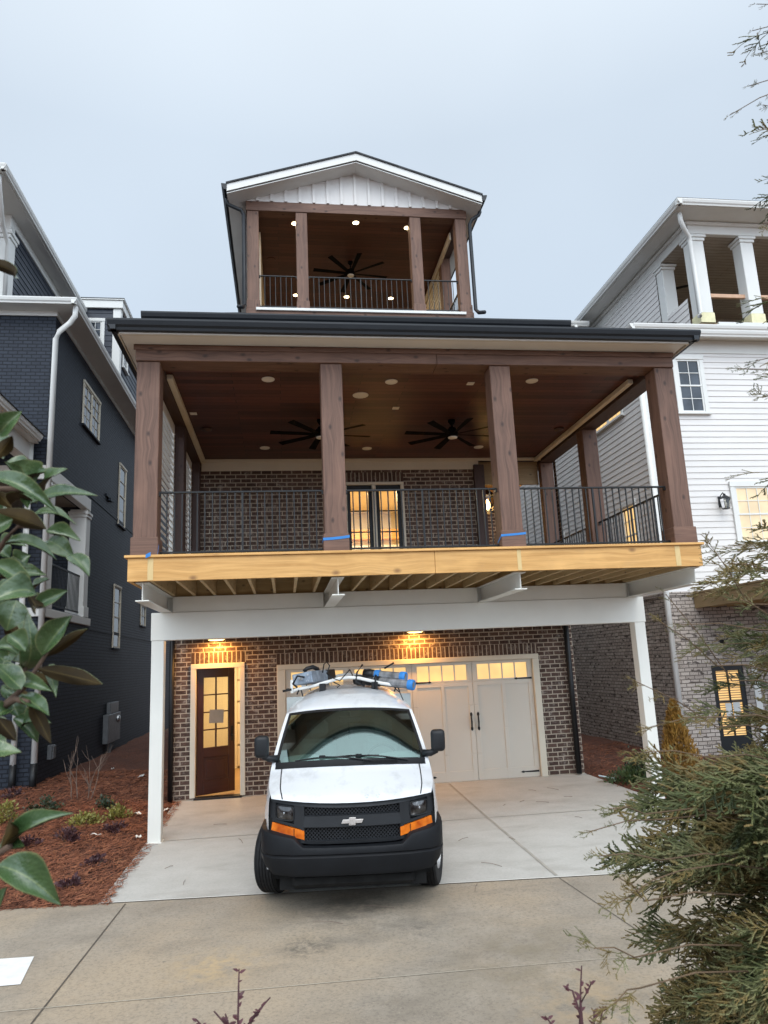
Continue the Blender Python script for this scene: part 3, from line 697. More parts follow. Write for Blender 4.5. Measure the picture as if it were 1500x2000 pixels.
# ---- upper porch
UX0, UX1 = -.675, 4.245
m = MB(); m.box(UX0-.03, UX1+.03, YF-.03, YF+.25, 7.20, 7.51); m.build('sill_beam', 'stained_timber', H, bevel=.006)
MB().box(-.49, 4.09, YF-.075, YF-.032, 7.44, 7.50).build('flashing_board', 'white_trim', H, bevel=.003)
MB().face([(UX0, YF, 7.515), (UX1, YF, 7.515), (UX1, 20.2, 7.515), (UX0, 20.2, 7.515)], 'x').build('upper_floor', 'weathered_beam', H, recalc=False)
for i, x in enumerate((-.548, .513, 3.067, 4.118)):
    p = MB().box(x-.125, x+.125, YF, YF+.25, 7.512, 9.83, 'z').build('post', 'stained_timber', H, bevel=.007)
    MB().box(x-.14, x+.14, YF-.015, YF+.265, 7.5125, 7.70, 'z').build('plinth', 'stained_timber', p, bevel=.006)
MB().box(UX0-.02, UX1+.02, YF-.02, YF+.24, 9.832, 10.06).build('porch_beam', 'stained_timber', H, bevel=.006)
for x in (-.548, 4.118):
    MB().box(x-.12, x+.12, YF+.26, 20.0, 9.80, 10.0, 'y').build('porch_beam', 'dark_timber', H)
    s_ = 1 if x > 2 else -1
    if s_ > 0: MB().box(x-.12, x+.12, 16.1, 16.34, 7.515, 9.80, 'z').build('post', 'stained_timber', H, bevel=.006)
def lap_wall(m, P, u0, u1, v0, v1, ex=.14, ops=(), th=.018):
    v = v0
    while v < v1-1e-4:
        t_ = min(v+ex, v1); spans = [(u0, u1)]
        for (a, b, c, d) in ops:
            if c < t_-.01 and d > v+.01:
                ns = []
                for (s0, s1) in spans:
                    if b <= s0 or a >= s1: ns.append((s0, s1)); continue
                    if a > s0: ns.append((s0, a))
                    if b < s1: ns.append((b, s1))
                spans = ns
        for (s0, s1) in spans:
            m.face([P(s0, v, th), P(s1, v, th), P(s1, t_, .003), P(s0, t_, .003)])
            m.face([P(s0, v, .0), P(s1, v, .0), P(s1, v, th), P(s0, v, th)])
        v = t_
    return m
m = MB(); lap_wall(m, sideL(4.02, 16.4, 0), 0, 3.8, 7.52, 9.8); lap_wall(m, sideR(-.45, 15.4, 0), 0, 4.8, 7.52, 9.8, .16)
m.face([(-.5, 20.1, 7.5), (4.2, 20.1, 7.5), (4.2, 20.1, 9.85), (-.5, 20.1, 9.85)])
m.build('porch_wall', 'cream_siding', H, recalc=False)
MB().box(-.44, -.40, 15.25, 15.42, 7.52, 9.8, 'z').box(-.44, -.40, 15.42, 19.9, 9.62, 9.80, 'y').build('wall_trim', 'cream_trim', H); MB().box(3.97, 4.01, 15.0, 19.9, 9.62, 9.80, 'y').build('wall_trim', 'cream_trim', H)
MB().face([(UX0, YF+.2, 9.86), (UX1, YF+.2, 9.86), (UX1, 20.2, 9.86), (UX0, 20.2, 9.86)]).build('upper_ceiling', 'upper_ceiling', H, recalc=False)
m = MB(); lap_wall(m, sideL(UX0, YF+.3, 0), 0, 12, 5.5, 10.0); lap_wall(m, sideR(UX1, YF+1.9, 0), 0, 11, 5.5, 10.0); lap_wall(m, sideR(UX1, YF+.3, 0), 0, 1.6, 5.5, 7.6)
m.build('upper_wall', 'white_siding', H, recalc=False)
for a_, b_ in ((-.42, .385), (.64, 2.94), (3.195, 3.99)):
    n = max(6, round((b_-a_)/.113)); railing((a_, YF+.12, 0), (b_, YF+.12, 0), 8.345, 7.60, n, (n//2,) if n > 10 else (), 'charcoal_metal', .0065)
railing((4.13, YF+.27, 0), (4.13, 16.09, 0), 8.345, 7.60, 12, (), 'charcoal_metal', .0065)
# gable
GX, GZE, GZR = 1.73, 10.06, 10.98
y = YF-.01
m = MB(); m.prism(lambda a, b, t_: (a, t_, b), [(UX0, 10.062), (UX1, 10.062), (UX1, 10.12), (GX, GZR), (UX0, 10.12)], y, y+.06)
gb = m.build('gable_panel', 'white_siding', H)
m = MB(); i = -8
for i in range(-8, 9):
    x = GX+i*.31; zt = GZR-abs(x-GX)*.355-.03
    if zt > 10.1 and UX0 < x < UX1: MB().box(x-.03, x+.03, y-.034, y-.0005, 10.063, zt, 'z').build('batten', 'white_siding', gb)
ry0, ry1 = 14.05, 27.0
def slope(m, s_, x_in, x_out, zin_top, sl, th, ya, yb):
    m.prism(lambda a, b, t_: (GX+s_*a, t_, b), [(x_in, zin_top-x_in*sl), (x_out, zin_top-x_out*sl), (x_out, zin_top-x_out*sl-th), (x_in, zin_top-x_in*sl-th)], ya, yb)
SL = .323; OV = 2.82
for s_ in (-1, 1):
    m = MB(); slope(m, s_, 0, OV, 11.085, SL, .035, ry0-.03, ry1); m.build('upper_roof', 'shingle', H)
    m = MB(); slope(m, s_, 0, OV-.015, 11.045, SL, .165, ry0, ry0+.03); m.build('rake_board', 'white_trim', H)
    m = MB(); slope(m, s_, 0, OV-.02, 10.86, SL, .02, ry0+.031, ry1); m.build('soffit', 'white_trim', H)
    m = MB(); xe = GX+s_*OV; ze = 11.05-OV*SL
    gutter_y(m, ry0-.01, ry1, xe-s_*.02, ze-.13, s_); m.build('gutter', 'charcoal_metal', H)
    m = MB(); dx = UX0-.06 if s_ < 0 else UX1+.06
    m.tube([(xe, 14.35, ze-.12), (xe, 14.35, ze-.22), (xe-s_*.03, 14.35, ze-.29), (dx+s_*.05, 14.37, ze-.40), (dx, 14.40, ze-.50), (dx, 14.42, ze-.75), (dx, 14.42, 7.55), (dx+s_*.03, 14.3, 7.42), (dx+s_*.10, 14.1, 7.33)], .042, 10)
    m.build('downspout', 'charcoal_metal', H, smooth=True)
# lower downspouts
for x in (-2.27, -2.11):
    MB().tube([(x, 14.40, -2.30), (x, 14.40, 1.1)], .045, 12).build('downspout', 'black_metal', H, smooth=True)
MB().tube([(5.69, 14.40, -2.30), (5.69, 14.40, 1.1)], .055, 12).build('downspout', 'black_metal', H, smooth=True)
m = MB(); m.box(5.80, 5.90, 14.75, 14.86, 1.47, 3.6, 'z'); m.tube([(5.85, 14.8, 4.3), (5.85, 14.8, 4.0), (5.82, 14.8, 3.85), (5.85, 14.8, 3.6)], .05, 8)
m.build('downspout', 'charcoal_metal', H)

# ================================================================== fixtures
def disc_light(name, x, y, z, r, label, group, mat='disc_white', lit=None, cat='ceiling light'):
    t_ = thing(name, label, cat, (x, y, z), group)
    T = Matrix.Translation((x, y, z))
    MB().lathe([(r, 0), (r, -.008), (r*.93, -.014), (r*.80, -.010)], 28, T, cap=False).build('trim_ring', mat, t_, smooth=True, recalc=False)
    MB().lathe([(r*.80, -.009), (r*.4, -.008), (.001, -.008)], 28, T).build('lens', lit or mat, t_, recalc=False)
    return t_
CL = 4.154
fl = [(-.18, 10.2, 'front left corner'), (1.66, 10.25, 'centre front'), (3.84, 10.16, 'front right'), (-.32, 13.66, 'back left, near the brick wall'), (1.67, 13.72, 'back centre, above the lit window'), (3.92, 13.65, 'back right, beside the right hand fan')]
for x, y, w_ in fl: disc_light('recessed_light', x, y, CL, .095, 'unlit round recessed light in the lower porch ceiling, %s' % w_, 'recessed lights of the lower porch ceiling')
disc_light('ceiling_speaker', 1.25, 10.82, CL, .125, 'large round white speaker in the lower porch ceiling, nearest the second post', 'ceiling speakers', cat='speaker')
disc_light('ceiling_speaker', 1.02, 13.1, CL, .125, 'round white speaker half hidden by the blades of the left fan', 'ceiling speakers', cat='speaker')
for x, y, w_ in ((1.9, 11.4, 'between the two fans'), (2.9, 10.29, 'close to the third post'), (-1.43, 11.7, 'beside the left ceiling trim')):
    tag(MB().box(x-.055, x+.055, y-.055, y+.055, CL-.012, CL-.001).box(x-.03, x+.03, y-.03, y+.03, CL-.02, CL-.0125).build('ceiling_plate', 'disc_white', bevel=.003), 'small square white plate on the porch ceiling %s' % w_, 'ceiling plate', 'square plates on the porch ceiling')
def smoke(x, y, w_):
    t_ = thing('ceiling_detector', 'round dark brown detector on the porch ceiling %s' % w_, 'detector', (x, y, CL))
    MB().lathe([(.09, 0), (.09, -.025), (.06, -.045), (.001, -.047)], 20, Matrix.Translation((x, y, CL))).build('housing', 'dark_timber', t_, smooth=True)
smoke(-1.30, 12.5, 'by the left beam'); smoke(5.16, 12.48, 'by the right beam')
def area_lamp(name, loc, size, power, col, rot=(0, 0, 0), spread=None):
    l = bpy.data.lights.new(name, 'AREA'); l.shape = 'DISK'; l.size = size; l.energy = power; l.color = col
    if spread: l.spread = spread
    o = bpy.data.objects.new(name, l); COL.objects.link(o); o.location = loc; o.rotation_euler = rot; return o
def point_lamp(name, loc, r, power, col):
    l = bpy.data.lights.new(name, 'POINT'); l.shadow_soft_size = r; l.energy = power; l.color = col
    o = bpy.data.objects.new(name, l); COL.objects.link(o); o.location = loc; return o
WARM = (1.0, .62, .26)
for x, y, w_ in ((.379, 14.95, 'front left, beside the second post'), (1.76, 14.83, 'front centre'), (2.97, 14.95, 'front right, beside the third post'), (.45, 18.24, 'back left'), (1.83, 18.26, 'back centre'), (3.06, 18.28, 'back right')):
    disc_light('downlight', x, y, 9.859, .085, 'glowing round downlight in the top porch ceiling, %s' % w_, 'lit downlights of the top porch', lit='lamp_disc')
    area_lamp('downlight_lamp', (x, y, 9.82), .13, 9, (1.0, .72, .40))
disc_light('ceiling_speaker', -.18, 16.5, 9.859, .11, 'dark round speaker in the top porch ceiling at left', 'ceiling speakers', 'upper_ceiling', cat='speaker')
for x, y, z in ((-1.28, 14.27, .588), (2.54, 14.27, .588)):
    t_ = thing('flush_light', 'lit flush ceiling light under the deck above the %s' % ('brown entry door' if x < 0 else 'garage door'), 'ceiling light', (x, y, z), 'lit lights under the deck')
    T = Matrix.Translation((x, y, z))
    MB().lathe([(.16, 0), (.165, -.02), (.157, -.03)], 28, T, cap=False).build('rim', 'white_trim', t_, smooth=True, recalc=False)
    MB().lathe([(.157, -.028), (.12, -.045), (.001, -.052)], 28, T, cap=False).build('diffuser', 'lamp_warm', t_, smooth=True, recalc=False)
    area_lamp('flush_lamp', (x, y, z-.055), .22, 34, (1.0, .45, .10))
area_lamp('entry_room_lamp', (-1.0, 16.8, .50), .5, 62, (1.0, .72, .38))
area_lamp('living_room_lamp', (1.9, 17.0, 3.98), .8, 300, (1.0, .76, .44))
for x, y, w_ in ((1.55, 16.2, 'left'), (2.45, 16.2, 'right'), (1.6, 18.2, 'far')):
    disc_light('room_downlight', x, y, 4.015, .07, 'small glowing downlight inside the room behind the porch window, %s' % w_, 'downlights in the lit room', lit='lamp_disc')
# ceiling fans
def make_fan(loc, mount, label, r=.80, a0=0.0, n=8, mat='black_fan'):
    x, y, z = loc
    t_ = thing('ceiling_fan', label, 'ceiling fan', loc, 'large eight bladed ceiling fans' if n == 8 else None)
    T = Matrix.Translation(loc)
    MB().lathe([(.001, .16), (.05, .15), (.085, .10), (.10, .05), (.10, -.01), (.085, -.03), (.001, -.03)], 24, T, cap=False).build('motor', mat, t_, smooth=True)
    m = MB(); m.tube([(x, y, z+.14), (x, y, mount-.05)], .016, 10); m.lathe([(.065, mount-z), (.065, mount-z-.03), (.03, mount-z-.08), (.016, mount-z-.09)], 18, T); m.build('downrod', mat, t_, smooth=True)
    MB().lathe([(.085, -.031), (.08, -.045), (.001, -.05)], 24, T, cap=False).build('light_lens', 'disc_white', t_, smooth=True)
    for k in range(n):
        a = a0+k*2*math.pi/n
        def bp(u, v, th=0):
            rr = .09+u*(r-.09); wv = (.058+.036*u)*(v-.5)*1.3
            p = Vector((rr*math.cos(a)-wv*math.sin(a), rr*math.sin(a)+wv*math.cos(a), (v-.5)*.018 + .02 + th)); return p+Vector(loc)
        m = MB(); m.grid(lambda u, v: bp(u, v, .004), 5, 2).grid(lambda u, v: bp(u, v, -.004), 5, 2)
        m.build('blade', mat, t_, smooth=False, recalc=False)
    return t_
make_fan((.676, 12.02, 3.87), CL, 'black eight bladed ceiling fan left on the lower porch, partly behind the second post', .87, .14)
make_fan((2.997, 12.03, 3.87), CL, 'black eight bladed ceiling fan on the lower porch near the third post', .87, .12)
make_fan((1.778, 16.5, 9.52), 9.859, 'black eight bladed ceiling fan of the top porch', .94, .14)
# lantern in alcove
def lantern(loc, label, lit, s=1.0, hang=None, wall=None):
    x, y, z = loc; t_ = thing('lantern', label, 'lantern', loc)
    m = MB(); w0, w1, h = .075*s, .105*s, .30*s
    for sx in (-1, 1):
        for sy_ in (-1, 1): m.tube([(x+sx*w0, y+sy_*w0, z-h/2), (x+sx*w1, y+sy_*w1, z+h/2)], .008*s, 6)
    for ww, zz in ((w0, z-h/2), (w1, z+h/2)):
        for (p, q) in (((-1, -1), (1, -1)), ((1, -1), (1, 1)), ((1, 1), (-1, 1)), ((-1, 1), (-1, -1))):
            m.tube([(x+p[0]*ww, y+p[1]*ww, zz), (x+q[0]*ww, y+q[1]*ww, zz)], .009*s, 6)
    m.prism(lambda a, b, t2: (x+a, y+t2, z-h/2+b), [(-w0, -.02*s), (w0, -.02*s), (w0, 0), (-w0, 0)], -w0, w0)
    m.build('frame', 'black_metal', t_)
    m = MB(); T = Matrix.Translation((x, y, z+h/2)) @ Matrix.Rotation(R(45), 4, 'Z')
    m.lathe([(w1*1.55, 0), (w1*.6, .09*s), (w1*.35, .10*s), (w1*.4, .14*s), (.001, .16*s)], 4, T); m.build('cap', 'black_metal', t_)
    m = MB()
    for sx, sy_ in ((0, -1), (1, 0), (0, 1), (-1, 0)):
        ax, ay = (1, 0) if sx == 0 else (0, 1)
        m.face([(x+sx*w0-ax*w0, y+sy_*w0-ay*w0, z-h/2), (x+sx*w0+ax*w0, y+sy_*w0+ay*w0, z-h/2), (x+sx*w1+ax*w1, y+sy_*w1+ay*w1, z+h/2), (x+sx*w1-ax*w1, y+sy_*w1-ay*w1, z+h/2)])
    m.build('glass', 'lantern_glass', t_, recalc=False)
    MB().lathe([(.001, -.08*s), (.042*s, -.04*s), (.045*s, .03*s), (.02*s, .09*s), (.001, .12*s)], 12, Matrix.Translation((x, y, z-.03*s))).build('candle', 'flame' if lit else 'disc_white', t_, smooth=True)
    if hang: MB().tube([(x, y, z+h/2+.15*s), (x, y, hang)], .008, 6).build('chain', 'black_metal', t_)
    if wall: MB().tube([(x, y, z+h/2+.12*s), (x, y+.05, z+h/2+.2*s), (x, wall, z+h/2+.1*s)], .012, 6).box(x-.05, x+.05, wall-.025, wall-.001, z-.05, z+.2).build('bracket', 'black_metal', t_)
    return t_
lantern((4.56, 15.5, 3.38), 'lit hanging lantern in the porch alcove behind the third post', True, 1.25, hang=3.86)
point_lamp('lantern_lamp', (4.56, 15.36, 3.2), .05, 2.5, (1.0, .58, .2))
point_lamp('alcove_fill', (4.75, 16.45, 2.95), .08, 9, (1.0, .58, .2))  # added fill behind the lantern to brighten the alcove brick; no fixture here
# blue tape
def tape(pts, w_, label):
    m = MB()
    n = len(pts)
    for p, q in zip(pts, pts[1:]):
        m.face([(p[0], p[1], p[2]-w_/2), (q[0], q[1], q[2]-w_/2), (q[0], q[1], q[2]+w_/2), (p[0], p[1], p[2]+w_/2)])
    o = m.build('masking_tape', 'blue_tape', recalc=False)
    s_ = o.modifiers.new('solid', 'SOLIDIFY'); s_.thickness = .002
    return tag(o, label, 'tape', 'blue tape strips on the porch')
yf = PY-.024-.003
tape([(.70-.18, 9.6, 1.60), (.70-.176, yf, 1.625), (.70-.06, yf-.002, 1.63), (.70+.06, yf-.001, 1.64), (.70+.175, yf, 1.655)], .035, 'blue masking tape wrapped round the plinth of the second porch post')
tape([(3.125-.178, 9.66, 1.55), (3.125-.176, yf, 1.625), (3.125, yf-.002, 1.635), (3.125+.175, yf, 1.65)], .03, 'blue masking tape wrapped round the plinth of the third porch post')
tape([(-1.72, DY-.04, 1.44), (-1.69, DY-.042, 1.455), (-1.66, DY-.040, 1.47)], .05, 'blue tape scrap stuck on the deck edge below the left post')
tape([(-1.585, 9.48, 1.47), (-1.58, 9.485, 1.53), (-1.575, 9.49, 1.59)], .03, 'blue tape strand standing up beside the foot of the left post')

# ================================================================== window helper
def window(P, w_, h_, house, cols=3, rows=2, pane='dark_pane', frame='white_trim', trim=.10, sill='white_trim', units=1, depth=.04, sash=True):
    m = MB(); u = 0.0
    m.pbox(P, -trim, 0, -.01, h_, .002, depth, 'z').pbox(P, w_, w_+trim, -.01, h_, .002, depth, 'z').pbox(P, -trim-.01, w_+trim+.01, h_, h_+trim*1.15, .002, depth+.012)
    fo = m.build('window', frame, house, bevel=.004)
    MB().pbox(P, -trim-.03, w_+trim+.03, -.06, -.011, .002, depth+.04).build('sill', sill, fo, bevel=.004)
    uw = w_/units
    for k in range(units):
        a, b = k*uw+(.03 if k else 0), (k+1)*uw-(.03 if k < units-1 else 0)
        if k: MB().pbox(P, a-.06, a, 0, h_, .002, depth-.004, 'z').build('mullion', frame, fo)
        m = MB(); fw = .038
        for (v0, v1, d0) in ((0, h_/2+.018, .006), (h_/2-.018, h_, .014)):
            m.pbox(P, a, a+fw, v0, v1, .001, d0+.012, 'z').pbox(P, b-fw, b, v0, v1, .001, d0+.0121, 'z').pbox(P, a+fw, b-fw, v0, v0+fw, .001, d0+.0122).pbox(P, a+fw, b-fw, v1-fw, v1, .001, d0+.0123)
            for c in range(1, cols):
                u = a+fw+(b-a-2*fw)*c/cols; m.pbox(P, u-.008, u+.008, v0+fw, v1-fw, .001, d0+.008, 'z')
            for r in range(1, rows):
                v = v0+fw+(v1-v0-2*fw)*r/rows; m.pbox(P, a+fw, b-fw, v-.008, v+.008, .001, d0+.0081)
        m.build('sash', frame, fo)
        MB().pbox(P, a+.01, b-.01, .01, h_-.01, -.004, .005).build('pane', pane, fo)
    return fo

# ================================================================== navy house
N = thing('navy_house', 'dark navy painted brick house with white gutters and a corner balcony', 'house', (-8.0, 16.5, -2.2))
NX, NY = -5.15, 16.5
PS, PFt = sideR(NX, 0, 0), front(0, NY, 0)
m = MB()
bal = (17.05, 19.75, 1.50, 4.38)
m.wall(PS, NY, 40, -2.9, 8.5, [bal], .25)
m.wall(PFt, -14, NX, -2.9, 8.5, [(-9.0, -5.65, 1.50, 4.38)], .25)
m.face([(-9.4, 19.9, 1.3), (NX-.2, 19.9, 1.3), (NX-.2, 19.9, 4.6), (-9.4, 19.9, 4.6)]).face([(-9.4, 16.6, 1.3), (-9.4, 19.9, 1.3), (-9.4, 19.9, 4.6), (-9.4, 16.6, 4.6)])
m.build('wall', 'navy_brick', N, recalc=False)
m = MB(); m.box(NX-.002, NX+.018, 19.9, 40, 4.72, 4.80, 'y').box(NX-.002, NX+.018, 20.3, 40, 1.18, 1.26, 'y'); m.build('brick_ledge', 'navy_brick', N)
m = MB(); m.face([(-9.4, 16.6, 4.42), (NX-.1, 16.6, 4.42), (NX-.1, 19.9, 4.42), (-9.4, 19.9, 4.42)]).build('balcony_ceiling', 'tan_ceiling', N, recalc=False)
m = MB().face([(-9.4, 16.6, 1.495), (NX-.1, 16.6, 1.495), (NX-.1, 19.9, 1.495), (-9.4, 19.9, 1.495)])
m.build('balcony_floor', 'tan_ceiling', N, recalc=False)
MB().box(NX-.12, NX+.06, 16.6, 19.95, 4.30, 4.62, 'y').box(-9, NX+.06, NY-.06, NY+.1, 4.30, 4.62).build('balcony_beam', 'white_trim', N, bevel=.01)
MB().box(NX-.12, NX+.07, 16.55, 20.3, 1.28, 1.47, 'y').box(-9, NX+.07, NY-.07, NY+.1, 1.28, 1.47).build('balcony_ledge', 'white_trim', N, bevel=.01)
for y in (16.56, 19.62):
    c = MB().box(NX-.38, NX+.04, y, y+.40, 1.475, 4.295, 'z').build('column', 'white_trim', N, bevel=.01)
    MB().box(NX-.42, NX+.09, y-.05, y+.45, 4.16, 4.24).box(NX-.40, NX+.07, y-.03, y+.43, 4.08, 4.158).box(NX-.40, NX+.07, y-.03, y+.43, 1.476, 1.75).build('capital', 'white_trim', c, bevel=.01)
m = MB(); m.box(NX-.10, NX-.06, 16.97, 19.6, 2.50, 2.54).box(NX-.10, NX-.06, 16.97, 19.6, 1.58, 1.61)
y = 17.05
while y < 19.6: m.box(NX-.088, NX-.072, y, y+.016, 1.611, 2.499); y += .11
m.build('balcony_railing', 'black_metal', N); m = MB(); m.box(-9, NX-.4, NY+.1, NY+.14, 2.50, 2.54).box(-9, NX-.4, NY+.1, NY+.14, 1.58, 1.61)
x = -8.9
while x < NX-.42: m.box(x, x+.016, NY+.112, NY+.128, 1.611, 2.499); x += .11
m.build('balcony_railing', 'black_metal', N)
# main eave
m = MB(); m.box(NX, -4.70, 16.14, 40, 8.34, 8.37).box(-14, NX-.003, 16.14, NY, 8.34, 8.37)
m.build('soffit', 'white_trim', N)
m = MB(); m.box(NX-.01, NX+.03, NY-.03, 40, 8.22, 8.338, 'y').box(-14, NX-.012, NY-.03, NY+.01, 8.22, 8.338).build('frieze_board', 'white_trim', N)
m = MB(); gutter_x(m, -14, -4.60, 16.14, 8.33); gutter_y(m, 16.03, 40, -4.70, 8.33, 1); m.build('gutter', 'white_trim', N)
m = MB(); m.face([(-14, 16.05, 8.47), (-4.6, 16.05, 8.47), (-6.6, 18.0, 9.1), (-14, 18.0, 9.1)]).face([(-4.6, 16.05, 8.47), (-4.6, 40, 8.47), (-6.6, 40, 9.1), (-6.6, 18.0, 9.1)])
m.build('roof', 'shingle', N, recalc=False)
# top floor
m = MB(); lap_wall(m, sideR(-6.6, 17.3, 0), 0, 20, 8.6, 11.3, .17); lap_wall(m, front(0, 17.4, 0), -14, -6.6, 8.6, 9.5, .17)
m.build('upper_wall', 'navy_siding', N, recalc=False)
c = MB().box(-6.98, -6.56, 17.22, 17.62, 8.6, 10.95, 'z').build('column', 'white_trim', N, bevel=.01)
MB().box(-7.05, -6.50, 17.15, 17.70, 10.75, 10.85).box(-7.02, -6.53, 17.18, 17.67, 10.65, 10.749).build('capital', 'white_trim', c, bevel=.01)
MB().box(-14, -6.56, 17.25, 17.55, 10.951, 11.3).box(-6.75, -6.555, 17.551, 37, 11.08, 11.3, 'y').build('entablature', 'white_trim', N, bevel=.01)
MB().box(-14, -6.2, 15.6, 37, 11.302, 11.33).build('soffit', 'white_trim', N)
m = MB(); gutter_y(m, 15.5, 37, -6.2, 11.32, 1); gutter_x(m, -14, -6.1, 15.6, 11.32); m.build('gutter', 'white_trim', N)
m = MB(); m.face([(-6.1, 15.5, 11.46), (-6.1, 37, 11.46), (-10.0, 37, 12.9), (-10.0, 19, 12.9)]).face([(-6.1, 15.5, 11.46), (-10.0, 19, 12.9), (-14, 19, 12.9), (-14, 15.5, 11.46)]).build('upper_roof', 'shingle', N, recalc=False)
m = MB(); m.tube([(-6.3, 15.7, 11.3), (-6.3, 15.75, 11.1), (-6.5, 16.6, 10.6), (-6.55, 17.1, 10.4), (-6.55, 17.12, 9.0)], .05, 10).build('downspout', 'white_trim', N, smooth=True)
# dormer
m = MB(); lap_wall(m, front(0, 22.5, 0), -7.0, -5.15, 8.5, 11.5, .19, [(-6.12, -5.60, 9.85, 11.10)]); lap_wall(m, sideR(-5.08, 22.5, 0), 0, 6, 8.5, 11.5, .19)
d = m.build('dormer', 'navy_siding', N, recalc=False)
m = MB(); m.box(-7.0, -4.98, 22.40, 22.48, 11.5, 11.76).box(-5.075, -4.98, 22.481, 28, 11.5, 11.76, 'y').box(-7.0, -4.93, 22.36, 28, 11.762, 11.80); m.build('dormer_cornice', 'white_trim', d, bevel=.008)
MB().box(-5.28, -5.05, 22.46, 22.50, 8.5, 11.5, 'z').box(-5.085, -5.04, 22.501, 22.70, 8.5, 11.5, 'z').build('corner_board', 'white_trim', d)
MB().box(-7.0, -4.93, 22.36, 28, 11.802, 11.83).build('dormer_roof', 'charcoal_metal', d)
window(front(-6.02, 22.48, 9.95), .40, 1.10, N, 2, 2, trim=.09)
window(sideR(-5.06, 23.0, 9.75), .55, .85, N, 2, 2, trim=.08)
# side windows
window(sideR(NX, 19.0, 6.45), 1.60, 1.12, N, 2, 2, units=2, trim=.07, sill='navy_brick', frame='cream_trim')
window(sideR(NX, 23.40, 4.64), .86, 1.92, N, 1, 2, trim=.06, sill='navy_brick', frame='cream_trim')
window(sideR(NX, 23.16, .80), .84, 1.84, N, 1, 2, trim=.06, sill='navy_brick', frame='cream_trim')
window(sideR(NX, 27.45, 1.70), .8, .72, N, 2, 1, trim=.06, sill='navy_brick', frame='cream_trim')
# downspouts
MB().tube([(-4.66, 16.25, 8.33), (-4.66, 16.25, 8.12), (-4.78, 16.28, 7.95), (-5.02, 16.36, 7.78), (-5.10, 16.38, 7.6), (-5.10, 16.38, -1.75)], .062, 12).build('downspout', 'white_trim', N, smooth=True)
MB().tube([(-5.5, 16.36, 5.1), (-5.5, 16.36, -1.72)], .06, 12).build('downspout', 'white_trim', N, smooth=True)
for x in (-5.10, -5.5): MB().tube([(x, 16.37, -1.70), (x, 16.37, -2.35)], .07, 12).build('downspout_boot', 'black_metal', N, smooth=True)
MB().box(NX+.002, NX+.05, 21.7, 22.6, 5.15, 5.22, 'y').box(NX+.002, NX+.10, 21.95, 22.2, 5.06, 5.149).build('dryer_vent', 'navy_brick', N)
# front porch roof
m = MB(); gutter_y(m, 10.5, 16.3, -5.35, 5.12, 1); gutter_x(m, -12, -5.2, 10.6, 5.12); m.build('porch_gutter', 'white_trim', N)
MB().box(-12, -5.35, 10.6, 16.4, 5.10, 5.12).box(-5.75, -5.5, 10.9, 16.4, 4.72, 5.098, 'y').build('porch_soffit', 'white_trim', N)
MB().face([(-5.2, 10.5, 5.26), (-5.2, 16.45, 5.26), (-7.5, 16.45, 6.2), (-7.5, 12.5, 6.2)]).face([(-5.2, 10.5, 5.26), (-7.5, 12.5, 6.2), (-12, 12.5, 6.2), (-12, 10.5, 5.26)]).build('porch_roof', 'shingle', N, recalc=False)
MB().box(-5.85, -5.5, 11.0, 11.35, -2.4, 4.72, 'z').build('porch_column', 'white_trim', N, bevel=.01)
# meter
t_ = thing('electric_meter', 'grey electric meter box on a conduit against the dark navy wall', 'meter', (NX+.1, 23.0, -2.35))
MB().box(NX+.003, NX+.16, 22.3, 23.25, -1.92, -1.12).build('breaker_box', 'grey_box', t_, bevel=.012)
MB().box(NX+.003, NX+.12, 22.7, 23.75, -1.118, -.80, 'z').box(NX+.003, NX+.13, 23.26, 24.0, -1.92, -1.12).build('meter_box', 'grey_box', t_, bevel=.012)
MB().lathe([(.001, .07), (.08, .065), (.10, .03), (.10, 0)], 18, Matrix.Translation((NX+.13, 23.62, -1.3)) @ Matrix.Rotation(R(90), 4, 'Y'), cap=False).build('meter_dial', 'galvanised', t_, smooth=True)
MB().tube([(NX+.08, 22.85, -1.92), (NX+.08, 22.85, -2.40)], .05, 10).build('conduit', 'grey_box', t_, smooth=True)
tag(MB().box(NX+.003, NX+.10, 17.35, 17.6, -1.75, -1.45).box(NX+.101, NX+.13, 17.38, 17.57, -1.73, -1.47).build('outlet_box', 'grey_box', bevel=.008), 'small grey outlet cover low on the navy wall beside the white downspout', 'outlet')

# ================================================================== white house
W = thing('white_house', 'white clapboard house with whitewashed brick ground floor and a columned top porch', 'house', (12.0, 15.0, -2.2))
WX, WY = 8.33, 15.0
m = MB(); door3 = (9.12, 9.86, -2.2, -.38)
m.wall(front(0, WY, 0), WX, 18, -2.9, 1.22, [door3], .10); m.wall(sideL(WX, 0, 0), WY, 40, -2.9, 1.22)
m.build('brick_base', 'washed_brick', W, recalc=False)
MB().box(WX-.015, 18, WY-.035, WY+.06, 1.16, 1.235).box(WX-.035, WX+.06, WY+.061, 40, 1.16, 1.235, 'y').build('brick_ledge', 'washed_brick', W)
m = MB(); lap_wall(m, front(0, WY, 0), WX, 18, 1.235, 7.2, .142); lap_wall(m, sideL(WX, 0, 0), WY, 40, 1.235, 7.2, .142)
m.build('siding', 'white_siding', W, recalc=False)
MB().box(WX-.022, WX+.09, WY-.022, WY+.003, 1.236, 7.0, 'z').box(WX-.022, WX-.002, WY+.0035, WY+.09, 1.236, 7.0, 'z').build('corner_board', 'white_trim', W)
MB().box(WX-.03, 18, WY-.03, WY-.005, 6.85, 7.19).build('frieze_board', 'white_trim', W, bevel=.006)
MB().box(7.95, 18, WY-.45, WY, 7.192, 7.22).box(7.95, WX, WY+.001, 40, 7.192, 7.22).build('soffit', 'white_trim', W)
